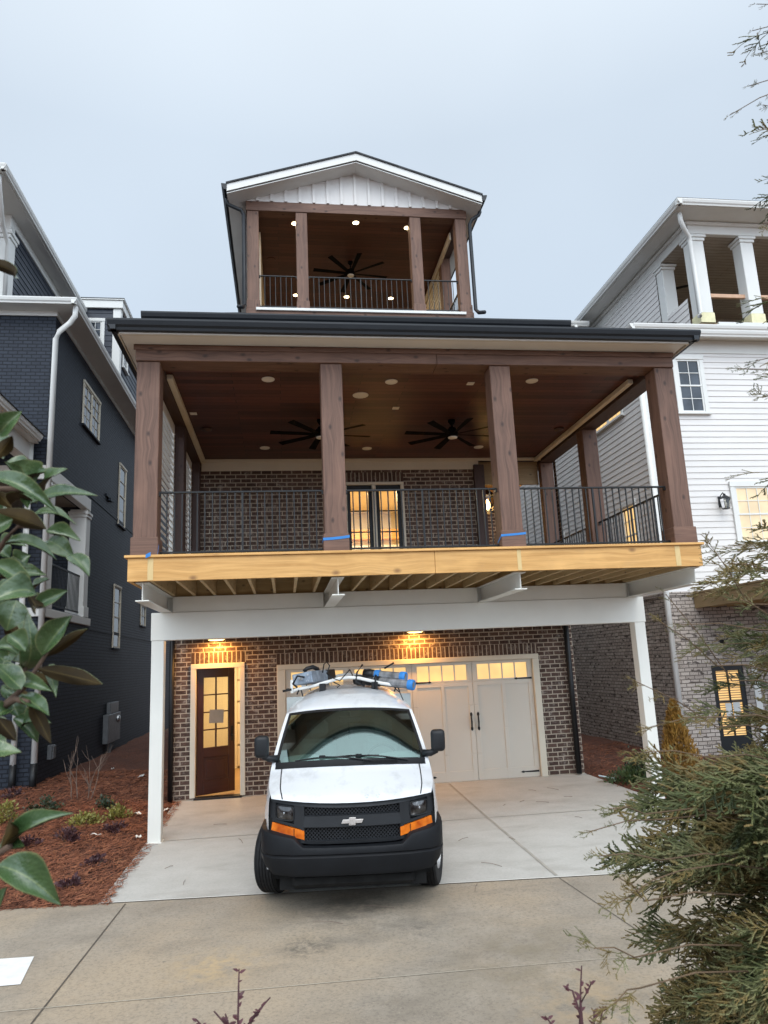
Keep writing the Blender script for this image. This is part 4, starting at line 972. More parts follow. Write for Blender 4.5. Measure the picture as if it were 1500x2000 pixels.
m = MB(); gutter_x(m, 8.02, 18, WY-.40, 7.215); gutter_x(m, 8.02, 18, WY-.36, 7.10); gutter_y(m, 14.5, 40, 8.05, 7.215, -1); m.build('gutter', 'white_trim', W)
m = MB(); m.face([(7.95, 14.5, 7.36), (18, 14.5, 7.36), (18, 15.3, 7.72), (9.6, 15.3, 7.72)]).face([(7.95, 14.5, 7.36), (9.6, 15.3, 7.80), (9.95, 17.0, 7.95), (9.95, 40, 7.95), (7.95, 40, 7.36)])
m.build('roof', 'shingle', W, recalc=False)
# top floor
TX = 10.03
m = MB(); lap_wall(m, sideL(TX, 0, 0), 15.4, 16.35, 7.5, 8.5, .15); lap_wall(m, sideL(TX, 0, 0), 16.68, 38, 7.5, 10.1, .15)
m.build('upper_siding', 'white_siding', W, recalc=False)
for x, y in ((TX+.02, WY), (11.38, WY), (12.75, WY), (14.1, WY)):
    c = MB().box(x, x+.34, y, y+.34, 7.92, 10.02, 'z').build('column', 'white_trim', W, bevel=.012)
    MB().box(x-.06, x+.40, y-.06, y+.40, 9.92, 9.99).box(x-.03, x+.37, y-.03, y+.37, 9.84, 9.919).build('capital', 'white_trim', c, bevel=.01)
    MB().box(x-.018, x+.358, y-.018, y+.358, 7.66, 7.919).build('plinth', 'primer_yellow', c, bevel=.006)
c = MB().box(TX+.0, TX+.34, 16.36, 16.67, 7.6, 10.02, 'z').build('column', 'white_trim', W, bevel=.012)
MB().box(TX-.06, TX+.40, 16.30, 16.73, 9.92, 9.99).box(TX-.03, TX+.37, 16.33, 16.70, 9.84, 9.919).build('capital', 'white_trim', c, bevel=.01)
MB().box(TX-.02, 18, WY-.02, WY+.33, 10.022, 10.30).box(TX-.02, TX+.3, WY+.331, 38, 10.022, 10.30, 'y').build('entablature', 'white_trim', W, bevel=.01)
MB().box(TX-.10, 18, WY-.10, WY+.05, 10.24, 10.33).box(TX-.10, TX+.05, WY+.051, 38, 10.24, 10.33, 'y').build('cornice_moulding', 'white_trim', W, bevel=.03)
MB().box(9.50, 18, 14.38, 38, 10.332, 10.36).build('soffit', 'white_trim', W)
m = MB(); gutter_x(m, 9.38, 18, 14.38, 10.34); gutter_y(m, 14.26, 38, 9.50, 10.34, -1); m.build('gutter', 'white_trim', W)
MB().face([(9.38, 14.26, 10.49), (18, 14.26, 10.49), (18, 20, 12.4), (14, 20, 12.4)]).face([(9.38, 14.26, 10.49), (14, 20, 12.4), (14, 38, 12.4), (9.38, 38, 10.49)]).build('upper_roof', 'shingle', W, recalc=False)
MB().face([(TX, WY+.1, 10.02), (18, WY+.1, 10.02), (18, 20, 10.02), (TX, 20, 10.02)]).build('porch_ceiling', 'tan_ceiling', W, recalc=False)
m = MB(); m.face([(TX+.1, 19.4, 7.6), (18, 19.4, 7.6), (18, 19.4, 10.05), (TX+.1, 19.4, 10.05)]).face([(TX+.06, 16.7, 7.6), (TX+.06, 19.4, 7.6), (TX+.06, 19.4, 10.05), (TX+.06, 16.7, 10.05)]); m.build('porch_wall', 'tan_ceiling', W, recalc=False)
MB().box(TX, 18, WY+.02, 19.4, 7.60, 7.66).build('porch_floor', 'weathered_beam', W)
MB().box(10.45, 18, WY-.06, WY+.02, 7.56, 7.655).build('porch_edge_board', 'white_trim', W)
MB().box(10.39, 11.379, WY+.12, WY+.20, 8.40, 8.49).box(11.721, 12.749, WY+.12, WY+.20, 8.40, 8.49).box(13.09, 14.09, WY+.12, WY+.20, 8.40, 8.49).build('rail_board', 'copper_rail', W)
MB().tube([(9.62, 14.62, 10.34), (9.62, 14.62, 10.12), (9.75, 14.72, 9.95), (9.93, 14.85, 9.85), (9.96, 14.88, 9.7), (9.96, 14.88, 7.85), (9.88, 14.8, 7.72)], .055, 12).build('downspout', 'white_trim', W, smooth=True)
MB().tube([(WX-.06, WY-.03, 6.9), (WX-.06, WY-.03, -2.2)], .062, 12).build('downspout', 'white_trim', W, smooth=True)
t_ = make_fan((11.0, 16.6, 9.55), 10.02, 'dark three bladed ceiling fan on the top porch of the white house', .62, .5, 3, 'black_metal')
m = MB(); gutter_x(m, 8.62, 9.55, 20.0, 9.98); m.build('gutter', 'white_trim', W)
MB().face([(8.5, 19.9, 10.125), (9.6, 19.9, 10.125), (9.6, 24, 10.9), (8.5, 24, 10.9)]).build('roof', 'shingle', W, recalc=False)
MB().box(8.8, 9.6, 20.15, 24, 8.0, 10.05).build('rear_wall', 'white_siding', W); MB().tube([(9.12, 19.93, 9.98), (9.12, 19.93, 8.2)], .05, 8).build('downspout', 'white_trim', W, smooth=True)
# windows
window(front(9.22, WY-.018, 5.38), .58, 1.30, W, 2, 2, trim=.10)
window(front(10.24, WY-.018, 2.30), .84, 1.28, W, 3, 2, 'lit_pane_dim', trim=.11)
window(sideL(WX-.018, 16.1, 5.72), 1.50, .55, W, 3, 1, 'lit_pane', units=2, trim=.09)
window(sideL(WX-.018, 15.98, 2.0), .62, 1.45, W, 2, 2, 'lit_pane', trim=.09)
window(sideL(WX-.018, 20.5, 2.0), .62, 1.45, W, 2, 2, 'dark_pane', trim=.09)
m = MB(); a, b, z0, z1 = door3
y = WY
m.box(a, a+.10, y+.02, y+.08, z0, z1, 'z').box(b-.10, b, y+.02, y+.08, z0, z1, 'z').box(a+.1, b-.1, y+.02, y+.08, z1-.12, z1).box(a+.1, b-.1, y+.02, y+.08, z0, z0+.35).box((a+b)/2-.015, (a+b)/2+.015, y+.025, y+.06, z0+.35, z1-.12, 'z').box(a+.1, b-.1, y+.0251, y+.0599, -1.16, -1.13)
dd = m.build('door', 'black_metal', W)
MB().box(a+.1, b-.1, y+.055, y+.06, z0+.35, z1-.12).build('pane', 'blind_lit', dd)
m = MB(); z = z0+.37
while z < z1-.13: m.box(a+.12, b-.105, y+.046, y+.054, z, z+.022); z += .05
m.build('blinds', 'oak_floor', dd)
m = MB(); m.box(a+.22, a+.36, y+.015, y+.02, -1.50, -1.18).box(a+.40, a+.56, y+.015, y+.02, -1.50, -1.17)
tag(m.build('paper_sheet', 'paper'), 'pair of grey papers taped on the dark glazed door of the pale brick house', 'paper')
m = MB(); m.box(b+.18, b+.32, y-.03, y+.05, -2.3, -.3, 'z'); m.build('door_trim', 'white_trim', W)
# unfinished deck
m = MB(); m.box(8.92, 8.97, 11.6, WY-.002, .86, 1.18, 'y').box(8.971, 16, 11.6, 11.65, .86, 1.18)
dk = m.build('deck_rim', 'weathered_beam', W, bevel=.004)
x = 9.3
while x < 14: MB().box(x-.02, x+.02, 11.651, WY-.003, .87, 1.15, 'y').build('deck_joist', 'treated_joist', W); x += .4
MB().box(8.90, 16, 11.58, WY-.003, 1.182, 1.215).build('deck_boards', 'weathered_beam', W)
MB().box(13.5, 13.64, 11.7, 11.84, -2.35, .86, 'z').build('deck_post', 'weathered_beam', W)
lantern((9.86, 14.80, 3.16), 'unlit copper wall lantern beside the lit window of the white house', False, .75, wall=WY-.018)
tag(MB().box(9.83, 9.96, WY-.06, WY-.019, 1.55, 1.70).box(9.86, 9.93, WY-.10, WY-.061, 1.59, 1.66).build('outlet_box', 'galvanised', bevel=.008), 'small silver outlet box on the white clapboard above the unfinished deck', 'outlet')
t_ = thing('gooseneck_lamp', 'black gooseneck wall lamp on the pale brick under the unfinished deck', 'wall lamp', (9.5, WY, .15))
MB().tube([(9.44, WY-.001, .12), (9.46, WY-.06, .10), (9.52, WY-.16, .22), (9.58, WY-.24, .33), (9.65, WY-.30, .30), (9.68, WY-.32, .18)], .014, 8).build('arm', 'black_metal', t_, smooth=True)
MB().lathe([(.02, .06), (.05, .04), (.11, -.04), (.115, -.05)], 18, Matrix.Translation((9.68, WY-.32, .14)), cap=False).build('shade', 'black_metal', t_, smooth=True)
MB().lathe([(.05, 0), (.05, .02), (.001, .022)], 16, Matrix.Translation((9.44, WY-.001, .12)) @ Matrix.Rotation(R(90), 4, 'X')).build('wall_plate', 'black_metal', t_)

# ================================================================== van
VX, VY = .612, 7.50
V = thing('white_van', 'white work van with black bumper and grille parked nose out on the driveway', 'van', (VX, VY, gz(.7, 8.3)+.003), local=True)
V.rotation_euler = (R(.4), R(.75), -R(4.6)); V.scale = (.965, 1, 1)
def interp(tab, y):
    if y <= tab[0][0]: return tab[0][1]
    for (a, b), (c, d) in zip(tab, tab[1:]):
        if y <= c: return b+(d-b)*(y-a)/(c-a)
    return tab[-1][1]
TOPZ = [(.06, 1.045), (.12, 1.085), (.22, 1.12), (.5, 1.20), (.80, 1.275), (.90, 1.32), (1.47, 1.845), (1.54, 1.88), (1.66, 1.925), (1.92, 1.985), (2.35, 2.03), (3.0, 2.055), (5.4, 2.045), (5.55, 2.0)]
W0 = [(.06, .825), (.15, .855), (.3, .885), (.6, .92), (1.0, .955), (1.6, .985), (5.2, .985), (5.55, .95)]
def hw(y, z): return interp(W0, y) - (.275*((z-1.05)/.95)**1.35 if z > 1.05 else .02*(1.05-z)**2)
DROP = [(.06, -.05), (.3, -.015), (.80, .03), (.90, .035), (1.47, .05), (1.68, .12), (2.15, .17), (5.55, .17)]
BOW = [(.06, .10), (.5, .10), (.90, .16), (1.47, .10), (2.1, 0), (5.55, 0)]
def edge(y): return interp(TOPZ, y) - interp(DROP, y)
def topP(s, y, lift=0.0):
    ze = edge(y); x = s*hw(y, ze); k = abs(s)**(2.2 if y < 1.5 else 3.2)
    z = ze + interp(DROP, y)*(1-k); yy = y - interp(BOW, y)*(1-abs(s)**2)*1.0 + (interp(BOW, y) if y < .0 else 0)
    return Vector((x, yy+.06, z+lift))
ys_b = [.06, .09, .12, .17, .22, .3, .4, .5, .65, .80, .90] + [.90+.57*i/8 for i in range(1, 9)] + [1.51, 1.54, 1.60, 1.68, 1.8, 1.92, 2.0, 2.2, 2.4, 2.7, 3.0, 3.6, 4.2, 4.8, 5.2, 5.4, 5.48, 5.55]
ss = [-1, -.985, -.96, -.93, -.9, -.84, -.75, -.6, -.4, -.2, 0, .2, .4, .6, .75, .84, .9, .93, .96, .985, 1]
m = MB(); vs = [topP(s, y) for y in ys_b for s in ss]; n = len(ss); fs = []
for j in range(len(ys_b)-1):
    for i in range(n-1):
        ym = (ys_b[j]+ys_b[j+1])/2; sm = (ss[i]+ss[i+1])/2
        if .90 < ym < 1.47 and abs(sm) < .93: continue
        fs.append((j*n+i, j*n+i+1, (j+1)*n+i+1, (j+1)*n+i))
m.faces(vs, fs)
# sides
AX_F, AX_R, AR = .95, 4.35, .47
def low(y):
    z = .36 if y > .35 else .36+(.35-y)*1.4
    for ax in (AX_F, AX_R):
        if abs(y-ax) < AR: z = max(z, .37+math.sqrt(max(0, AR**2-(y-ax)**2)))
    return z
ysd = sorted(set([.12, .15, .2, .25, .3, .35, .4, .44] + [AX_F-AR*math.cos(math.pi*i/20) for i in range(21)] + [AX_R-AR*math.cos(math.pi*i/20) for i in range(21)] + [1.55, 1.62, 1.75, 1.9, 2.05, 2.2, 2.4, 2.7, 3, 3.4, 3.8, 4.9, 5.1, 5.3, 5.45, 5.55]))
for sg in (-1, 1):
    vs = []; K = 12
    for y in ysd:
        zb, zt = low(y), edge(y)
        for k in range(K+1):
            q = k/K; z = zb+(zt-zb)*q; bulge = .012*math.sin(math.pi*min(1, max(0, (z-.5)/.7)))
            arch = sum(.022*max(0, 1-abs(math.hypot(y-ax, z-.37)-AR-.02)/.07) for ax in (AX_F, AX_R))
            vs.append((sg*(hw(y, z)+bulge+arch if k < K else hw(y, z)), y+.06, z))
    m.faces(vs, [(j*(K+1)+k, j*(K+1)+k+1, (j+1)*(K+1)+k+1, (j+1)*(K+1)+k) for j in range(len(ysd)-1) for k in range(K)])
m.faces([(-.95, 5.6, .4), (.95, 5.6, .4), (.95, 5.6, 1.2), (.78, 5.6, 1.84), (-.78, 5.6, 1.84), (-.95, 5.6, 1.2)], [(0, 1, 2, 3, 4, 5)])
body = m.build('body', 'van_paint', V, smooth=True, recalc=False)
em = body.modifiers.new('split', 'EDGE_SPLIT'); em.split_angle = R(50)
m = MB(); m.box(-.80, .80, .35, 5.5, .30, .42).box(-.86, .86, .2, .42, .40, .9).box(-.60, .60, .40, 1.6, .421, .95).box(-.60, .60, 3.7, 5.0, .421, .95).box(-.74, .74, .15, .5, .25, .42); m.build('chassis', 'dark_inside', V)
# hood shut lines + cowl + hood emblem scars
m = MB()
for sg in (-1, 1):
    pts = [topP(sg*.86, y, .0015) for y in (.07, .12, .2, .3, .5, .7, .86)]
    for p, q in zip(pts, pts[1:]): m.face([(p.x-.006, p.y, p.z), (q.x-.006, q.y, q.z), (q.x+.006, q.y, q.z), (p.x+.006, p.y, p.z)])
m.build('hood_gap', 'black_metal', V, recalc=False)
def onhood(s, y, r):
    mm = MB(); c = topP(s, y, .002); mm.face([topP(s+r*1.1*math.cos(a), y+r*math.sin(a), .0022) for a in [i*math.pi/5 for i in range(10)]]); return mm
for s_, y_, r_ in ((.18, .125, .026), (.32, .12, .024), (.53, .13, .020), (-.70, .14, .017)):
    m = MB(); 
    for (a0, rr, k) in ((.3, r_, .8), (2.1, r_*.8, .6), (4.2, r_*.9, .7)):
        pts = [(s_+rr*1.2*math.cos(a0+t2), y_+rr*1.1*math.sin(a0+t2)) for t2 in (0, .4, .8, 1.2)]
        for p, q in zip(pts, pts[1:]): m.face([topP(p[0], p[1], .002), topP(q[0], q[1], .002), topP(s_+(q[0]-s_)*.72, y_+(q[1]-y_)*.72, .002), topP(s_+(p[0]-s_)*.72, y_+(p[1]-y_)*.72, .002)])
    m.build('paint_chip', 'primer_grey', V, recalc=False)
m = MB(); m.grid(lambda u, v: topP(-.945+1.89*u, .83+.09*v, .004+.01*v), 16, 3); m.build('cowl', 'trim_plastic', V, recalc=False, smooth=True)
m = MB()
for i in range(26): 
    s_ = .16+i*.017; p = topP(s_, .85, .011); q = topP(s_, .895, .020); m.box(p.x-.003, p.x+.003, p.y, q.y, p.z-.002, q.z+.004)
m.build('cowl_vent', 'black_metal', V)
# windshield with black border and interior
m = MB(); m.grid(lambda u, v: topP(-.925+1.85*u, .912+.545*v, .004), 24, 14); m.build('windshield', 'windshield_glass', V, recalc=False, smooth=True)
m = MB()
def strp(f, nn):
    for i in range(nn):
        a, b = i/nn, (i+1)/nn; m.face([f(a, 0), f(b, 0), f(b, 1), f(a, 1)])
strp(lambda u, v: topP(-.95+1.9*u, 1.443+.032*v, .006), 20)
strp(lambda u, v: topP(-.93-.022*v, .905+.57*u, .006), 12); strp(lambda u, v: topP(.93+.022*v, .905+.57*u, .006), 12); strp(lambda u, v: topP(-.93+.018*v, .905+.57*u, .0065), 12); strp(lambda u, v: topP(.93-.018*v, .905+.57*u, .0065), 12)
m.build('windshield_seal', 'black_metal', V, recalc=False, smooth=True)
m = MB(); m.grid(lambda u, v: Vector(((-.80+1.6*u), 1.02+.45*v-.10*(1-(2*u-1)**2), 1.22+.10*math.sin(math.pi*v*.6)+.03*math.sin(u*9)*v)), 14, 6); m.box(-.85, .85, 1.35, 1.45, .6, 1.22); m.build('dashboard', 'cabin_grey', V, smooth=True)
m = MB()
for x in (-.42, .42): m.box(x-.24, x+.24, 2.0, 2.15, .75, 1.45).box(x-.14, x+.14, 2.02, 2.12, 1.47, 1.68)
m.build('seat', 'cabin_grey', V, bevel=.05)
m = MB(); T = Matrix.Translation((.40, 1.62, 1.22)) @ Matrix.Rotation(R(65), 4, 'X')
for i in range(20):
    a, b = i*math.pi/10, (i+1)*math.pi/10
    m.tube([T @ Vector((.19*math.cos(a), .19*math.sin(a), 0)), T @ Vector((.19*math.cos(b), .19*math.sin(b), 0))], .016, 6, cap=False)
m.mbox(T, .34, .05, .03); m.build('steering_wheel', 'black_metal', V)
m = MB(); m.box(-.85, .85, 2.45, 2.47, .5, 1.95).face([(-.9, .9, 1.0), (.9, .9, 1.0), (.9, 2.4, .7), (-.9, 2.4, .7)]); m.build('cargo_partition', 'cabin_grey', V)
m = MB(); m.box(-.13, .13, 1.44, 1.47, 1.68, 1.75); m.tube([(0, 1.455, 1.75), (0, 1.45, 1.80)], .01, 6); m.tube([(-.01, 1.44, 1.68), (-.012, 1.44, 1.60)], .004, 5); m.box(-.025, .005, 1.43, 1.44, 1.50, 1.60); m.build('rear_view_mirror', 'black_metal', V, bevel=.01)
# side windows
for sg in (-1, 1):
    m = MB(); m.grid(lambda u, v: Vector((sg*(hw(1.3+.9*u, 1.22+.52*v)+.004), 1.36+.9*u + .28*v*(1-u), 1.22+.50*v)), 6, 5); m.build('side_window', 'dark_pane', V, recalc=False, smooth=True)
    m = MB(); pts = [(hw(1.12, z)+.014, 1.12+.06, z) for z in (.5, .7, .9, 1.1, 1.25)]
    m.tube([(sg*(p[0]-.012), p[1], p[2]) for p in pts], .005, 5); m.build('door_gap', 'black_metal', V)
# front fascia
def facade_path(t_): # t in -1..1 -> x, y
    x = .845*t_; return x, .055+.17*abs(t_)**2.6
def fas(m, t0, t1, zb, zt, out0, out1=None, n=10, back=.08):
    """front skin panel following the nose curve, with its top and bottom returns; zb/zt functions of t"""
    out1 = out0 if out1 is None else out1
    for i in range(n):
        a, b = t0+(t1-t0)*i/n, t0+(t1-t0)*(i+1)/n
        (xa, ya), (xb, yb) = facade_path(a), facade_path(b)
        za0, za1, zb0, zb1 = zb(a), zt(a), zb(b), zt(b)
        m.face([(xa, ya-out0, za0), (xb, yb-out0, zb0), (xb, yb-out1, zb1), (xa, ya-out1, za1)])
        m.face([(xa, ya-out1, za1), (xb, yb-out1, zb1), (xb, yb+back, zb1+.012), (xa, ya+back, za1+.012)])
        m.face([(xa, ya-out0, za0), (xb, yb-out0, zb0), (xb, yb+back, zb0-.01), (xa, ya+back, za0-.01)])
    for tt in (t0, t1):
        x, y = facade_path(tt); m.face([(x, y-out0, zb(tt)), (x, y-out1, zt(tt)), (x, y+back, zt(tt)), (x, y+back, zb(tt))])
ztop = lambda t_: 1.034 + .060*abs(t_)**2.2
zbot = lambda t_: .685 + .082*max(0, (abs(t_)-.55)/.45)
m = MB()
fas(m, -1, 1, lambda t_: ztop(t_)-.035, ztop, .012, .0, 24)
fas(m, -1, 1, lambda t_: zbot(t_)-.015, lambda t_: zbot(t_)+.012, .006, .012, 24)
fas(m, -.585, .585, lambda t_: .825, lambda t_: .925, .018, .008, 14)            # centre bar
fas(m, -.62, -.575, lambda t_: .68, lambda t_: 1.02, .012, .012, 2); fas(m, .575, .62, lambda t_: .68, lambda t_: 1.02, .012, .012, 2)
for sg in (-1, 1):
    a, b = sorted((sg*.62, sg*1.0))
    fas(m, a, b, lambda t_: zbot(t_)+.113, lambda t_: zbot(t_)+.140, .012, .012, 8)
    fas(m, a, b, lambda t_: zbot(t_)+.13, lambda t_: ztop(t_)-.03, -.02, -.015, 8)
    for q0, q1 in ((.62, .70), (.925, 1.0)):
        a, b = sorted((sg*q0, sg*q1)); fas(m, a, b, lambda t_: zbot(t_)+.13, lambda t_: ztop(t_)-.03, .010, .006, 3)
m.build('grille_surround', 'grille_plastic', V, recalc=False)
for nm, z0, z1 in (('upper', .925, 1.018), ('lower', .692, .825)):
    m = MB(); fas(m, -.58, .58, lambda t_: z0-.01, lambda t_: z1+.01, -.06, -.06, 12, .02); m.build('grille_backing', 'dark_inside', V, recalc=False)
    m = MB(); h = z1-z0; st = .036; k = -int(h/st)-18
    x = -.50-h
    while x < .50:
        for d_ in (1, -1):
            xs0, xs1, zz0, zz1 = x, x+h, z0, z1
            if xs0 < -.49: zz0 = z0+(-.49-xs0); xs0 = -.49
            if xs1 > .49: zz1 = z1-(xs1-.49); xs1 = .49
            if zz1-zz0 > .004:
                p = (xs0, zz0) if d_ > 0 else (-xs0, zz0); q = (xs1, zz1) if d_ > 0 else (-xs1, zz1)
                P1 = Vector((p[0], facade_path(p[0]/.845)[1]+.012, p[1])); P2 = Vector((q[0], facade_path(q[0]/.845)[1]+.012, q[1]))
                m.tube([P1, P2], .0042, 4, cap=False)
        x += st
    m.build('grille_mesh', 'mesh_plastic', V, recalc=False)
# emblem
bt_ = [(-.095, .018), (-.035, .018), (-.031, .036), (.036, .036), (.033, .018), (.112, .018), (.095, -.018), (.035, -.018), (.031, -.036), (-.036, -.036), (-.033, -.018), (-.112, -.018)]
m = MB(); m.prism(lambda a, b, t_: (a, .040-t_, .873+b), bt_, 0, .018); m.build('emblem', 'emblem_silver', V, bevel=.003)
m = MB(); m.prism(lambda a, b, t_: (a, .0219-t_, .873+b), [(x*.8, z*.72) for x, z in bt_], 0, .003); m.build('emblem_face', 'primer_yellow' if False else 'emblem_silver', V)
# headlights, signals
for sg in (-1, 1):
    def hp(u, v, o): 
        t_ = sg*(.70+.225*u); x, y = facade_path(t_); return Vector((x, y-o, .878+.012*u+.135*v))
    m = MB(); m.grid(lambda u, v: hp(u, v, .004+.012*math.sin(math.pi*u)*math.sin(math.pi*v)), 8, 6); m.build('headlight', 'headlight_glass', V, recalc=False, smooth=True)
    m = MB()
    rr = [hp(.5+.5*math.copysign(abs(math.cos(a))**.35, math.cos(a)), .5+.5*math.copysign(abs(math.sin(a))**.35, math.sin(a)), .008) for a in [i*2*math.pi/32 for i in range(33)]]
    m.tube(rr, .009, 6, cap=False); m.build('headlight_bezel', 'trim_plastic', V, smooth=True)
    c = hp(.5, .5, .006); m = MB(); m.lathe([(.001, .010), (.014, .006), (.020, 0)], 14, Matrix.Translation(c) @ Matrix.Rotation(R(90), 4, 'X'), cap=False); m.build('bulb', 'galvanised', V, smooth=True)
    m = MB(); a, b = sorted((sg*.575, sg*1.012)); fas(m, a, b, lambda t_: zbot(t_)+.022, lambda t_: zbot(t_)+.103, .018, .012, 12, .05)
    m.build('turn_signal', 'amber_lens', V, recalc=False)
    t0 = sg*.70; x, y = facade_path(t0); MB().box(x-.003, x+.003, y-.020, y+.0, zbot(t0)+.024, zbot(t0)+.101).build('lens_seam', 'dark_inside', V)
# bumper
path = [(-.965, .78), (-.960, .55), (-.94, .32), (-.895, .17), (-.80, .075), (-.6, .02), (-.55, .012), (-.5, .008), (-.3, -.005), (0, -.01), (.3, -.005), (.5, .008), (.55, .012), (.6, .02), (.80, .075), (.895, .17), (.94, .32), (.960, .55), (.965, .78)]
m = MB(); secs_ = []
for i, (x, y) in enumerate(path):
    a = path[max(0, i-1)]; b = path[min(len(path)-1, i+1)]; tx, ty = b[0]-a[0], b[1]-a[1]; L = math.hypot(tx, ty); nx_, ny_ = ty/L, -tx/L
    ax = abs(x); zt = .655 if ax < .5 else (.655+.095*smooth(.48, .62, ax) + .05*smooth(.62, .95, ax)); zb = .385 + .10*smooth(.75, .97, ax)+ .10*smooth(.3, .75, y)
    prof = [(-.20, zb+.04), (-.05, zb), (-.012, zb+.012), (0, zb+.04), (.006, .56), (-.006, .572), (-.006, .58), (.004, .592), (.004, zt-.03), (-.006, zt-.008), (-.03, zt), (-.16, zt-.004)]
    secs_.append([(x+nx_*o, y+ny_*o, z) for o, z in prof])
K = len(secs_[0])
m.faces([p for s_ in secs_ for p in s_], [(i*K+k, i*K+k+1, (i+1)*K+k+1, (i+1)*K+k) for i in range(len(secs_)-1) for k in range(K-1)])
bmp = m.build('bumper', 'bumper_plastic', V, recalc=False, smooth=True); em = bmp.modifiers.new('split', 'EDGE_SPLIT'); em.split_angle = R(38)
MB().box(-.62, .62, .10, .5, .27, .39).build('air_dam', 'dark_inside', V, bevel=.03)
# mirrors
for sg in (-1, 1):
    m = MB(); m.mbox(Matrix.Translation((sg*1.015, .95, 1.50)) @ Matrix.Rotation(R(-sg*6), 4, 'Z'), .165, .13, .235); mm = m.build('mirror', 'trim_plastic', V, bevel=.045, seg=4, smooth=True)
    m = MB(); m.tube([(sg*.84, 1.0, 1.36), (sg*.93, .97, 1.365), (sg*1.0, .95, 1.40)], [.042, .037, .036], 10); m.build('mirror_arm', 'trim_plastic', mm, smooth=True)
# wipers
for x0, sg in ((-.36, -1), (.10, -1)):
    pv = topP(x0+.62 if x0 < 0 else .72, .88, .02); mid_ = topP(x0, .945, .022); m = MB()
    m.tube([pv, topP((x0+.3), .92, .03), mid_], [.012, .009, .007], 6)
    m.tube([topP(x0-.34, .925 if x0 < 0 else .945, .012), topP(x0-.1, .945 if x0 < 0 else .955, .012), topP(x0+.26, .948, .012)], .008, 6)
    m.mbox(Matrix.Translation(mid_), .07, .03, .025); m.build('wiper', 'black_metal', V)
# wheels
def wheel(x, y, steer, out):
    T = Matrix.Translation((x, y, .365)) @ Matrix.Rotation(steer, 4, 'Z') @ Matrix.Rotation(R(90)*out, 4, 'Y')
    w2 = .122; prof = [(.20, -w2*.9), (.30, -w2), (.345, -w2*.96), (.362, -w2*.78)]
    for k in range(5):
        c = -w2*.7+w2*1.4*(k+.5)/5; h_ = w2*1.4/10
        prof += [(.355, c-h_), (.366, c-h_*.75), (.366, c+h_*.75), (.355, c+h_)]
    prof += [(.362, w2*.78), (.345, w2*.96), (.30, w2), (.20, w2*.9)]
    MBt = MB().lathe(prof, 40, T, cap=False); wh = MBt.build('wheel', 'tyre_rubber', V, smooth=True, recalc=False); e = wh.modifiers.new('split', 'EDGE_SPLIT'); e.split_angle = R(35)
    MB().lathe([(.205, w2*.92), (.195, w2*.6), (.15, w2*.35), (.09, w2*.75), (.085, w2*.95), (.001, w2)], 28, T, cap=False).build('rim', 'wheel_steel', wh, smooth=True, recalc=False)
for sg in (-1, 1):
    wheel(sg*.865, AX_F+.06, R(-15), sg); wheel(sg*.865, AX_R+.06, 0, sg)
# roof rack
m = MB()
for y in (2.5, 4.6):
    m.tube([(-.78, y, 2.02), (-.70, y, 2.045), (-.45, y, 2.09), (-.15, y, 2.165), (0, y, 2.18), (.15, y, 2.165), (.45, y, 2.09), (.70, y, 2.05), (.80, y, 2.03)], .022, 8)
m.box(-.80, -.765, 2.47, 2.53, 2.0, 2.17)
rk = m.build('roof_rack', 'white_trim', V, smooth=False)
m = MB()
for y in (2.5, 4.6):
    for x in (-.36, .36): m.box(x-.045, x+.045, y-.05, y+.05, 1.99, 2.11)
    for x in (-.68, .66): m.tube([(x-.03, y-.05, 1.98), (x, y, 2.05)], .012, 6); m.tube([(x+.05, y-.02, 1.95), (x+.02, y, 2.05)], .010, 6)
m.build('rack_foot', 'black_metal', rk, bevel=.008)
# load on the roof (own things, in world space via the van's matrix)
bpy.context.view_layer.update(); VM = V.matrix_world.copy()
def placed(name, label, cat, lp):
    t_ = thing(name, label, cat, VM @ Vector(lp)); return t_
bx = placed('tool_case', 'battered blue grey metal case strapped on the van roof at left', 'tool case', (-.5, 2.45, 2.09))
T = VM @ Matrix.Translation((-.48, 2.85, 2.185)) @ Matrix.Rotation(R(-22), 4, 'Z') @ Matrix.Rotation(R(-9), 4, 'Y')
MB().mbox(T, .30, .85, .15).build('case_body', 'scratched_metal', bx, bevel=.012)
m = MB(); m.mbox(T @ Matrix.Translation((0, .26, 0)), .31, .30, .158); m.build('case_wrap', 'black_metal', bx, bevel=.01)
m = MB()
for x, z, r in ((-.02, .01, .035), (.09, .03, .016), (-.11, .035, .012), (.06, -.045, .008), (.09, -.045, .008)):
    m.lathe([(r, 0), (r*.8, .008), (.001, .010)], 12, T @ Matrix.Translation((x, -.425, z)) @ Matrix.Rotation(R(90), 4, 'X'), cap=False)
m.build('port', 'galvanised', bx)
def cable(pts, r, par, nm='cable'): return MB().tube([VM @ Vector(p) for p in pts], r, 6).build(nm, 'black_metal', par, smooth=True)
cable([(-.62, 2.6, 2.27), (-.58, 2.6, 2.31), (-.50, 2.65, 2.33), (-.44, 2.7, 2.30), (-.42, 2.75, 2.26)], .030, bx, 'strap')
cable([(-.36, 2.6, 2.25), (-.34, 2.6, 2.36), (-.30, 2.6, 2.39), (-.26, 2.6, 2.34), (-.30, 2.58, 2.24), (-.20, 2.5, 2.12), (-.12, 2.5, 2.08), (-.16, 2.5, 2.05)], .009, bx)
cable([(-.30, 2.5, 2.24), (-.22, 2.45, 2.18), (-.12, 2.4, 2.14), (.02, 2.5, 2.28), (.06, 2.7, 2.2)], .008, bx)
cable([(-.60, 2.4, 2.20), (-.70, 2.4, 2.22), (-.76, 2.4, 2.12), (-.70, 2.4, 2.07)], .014, bx)
cable([(-.78, 2.4, 2.05), (-.9, 2.4, 2.03)], .016, bx, 'bracket')
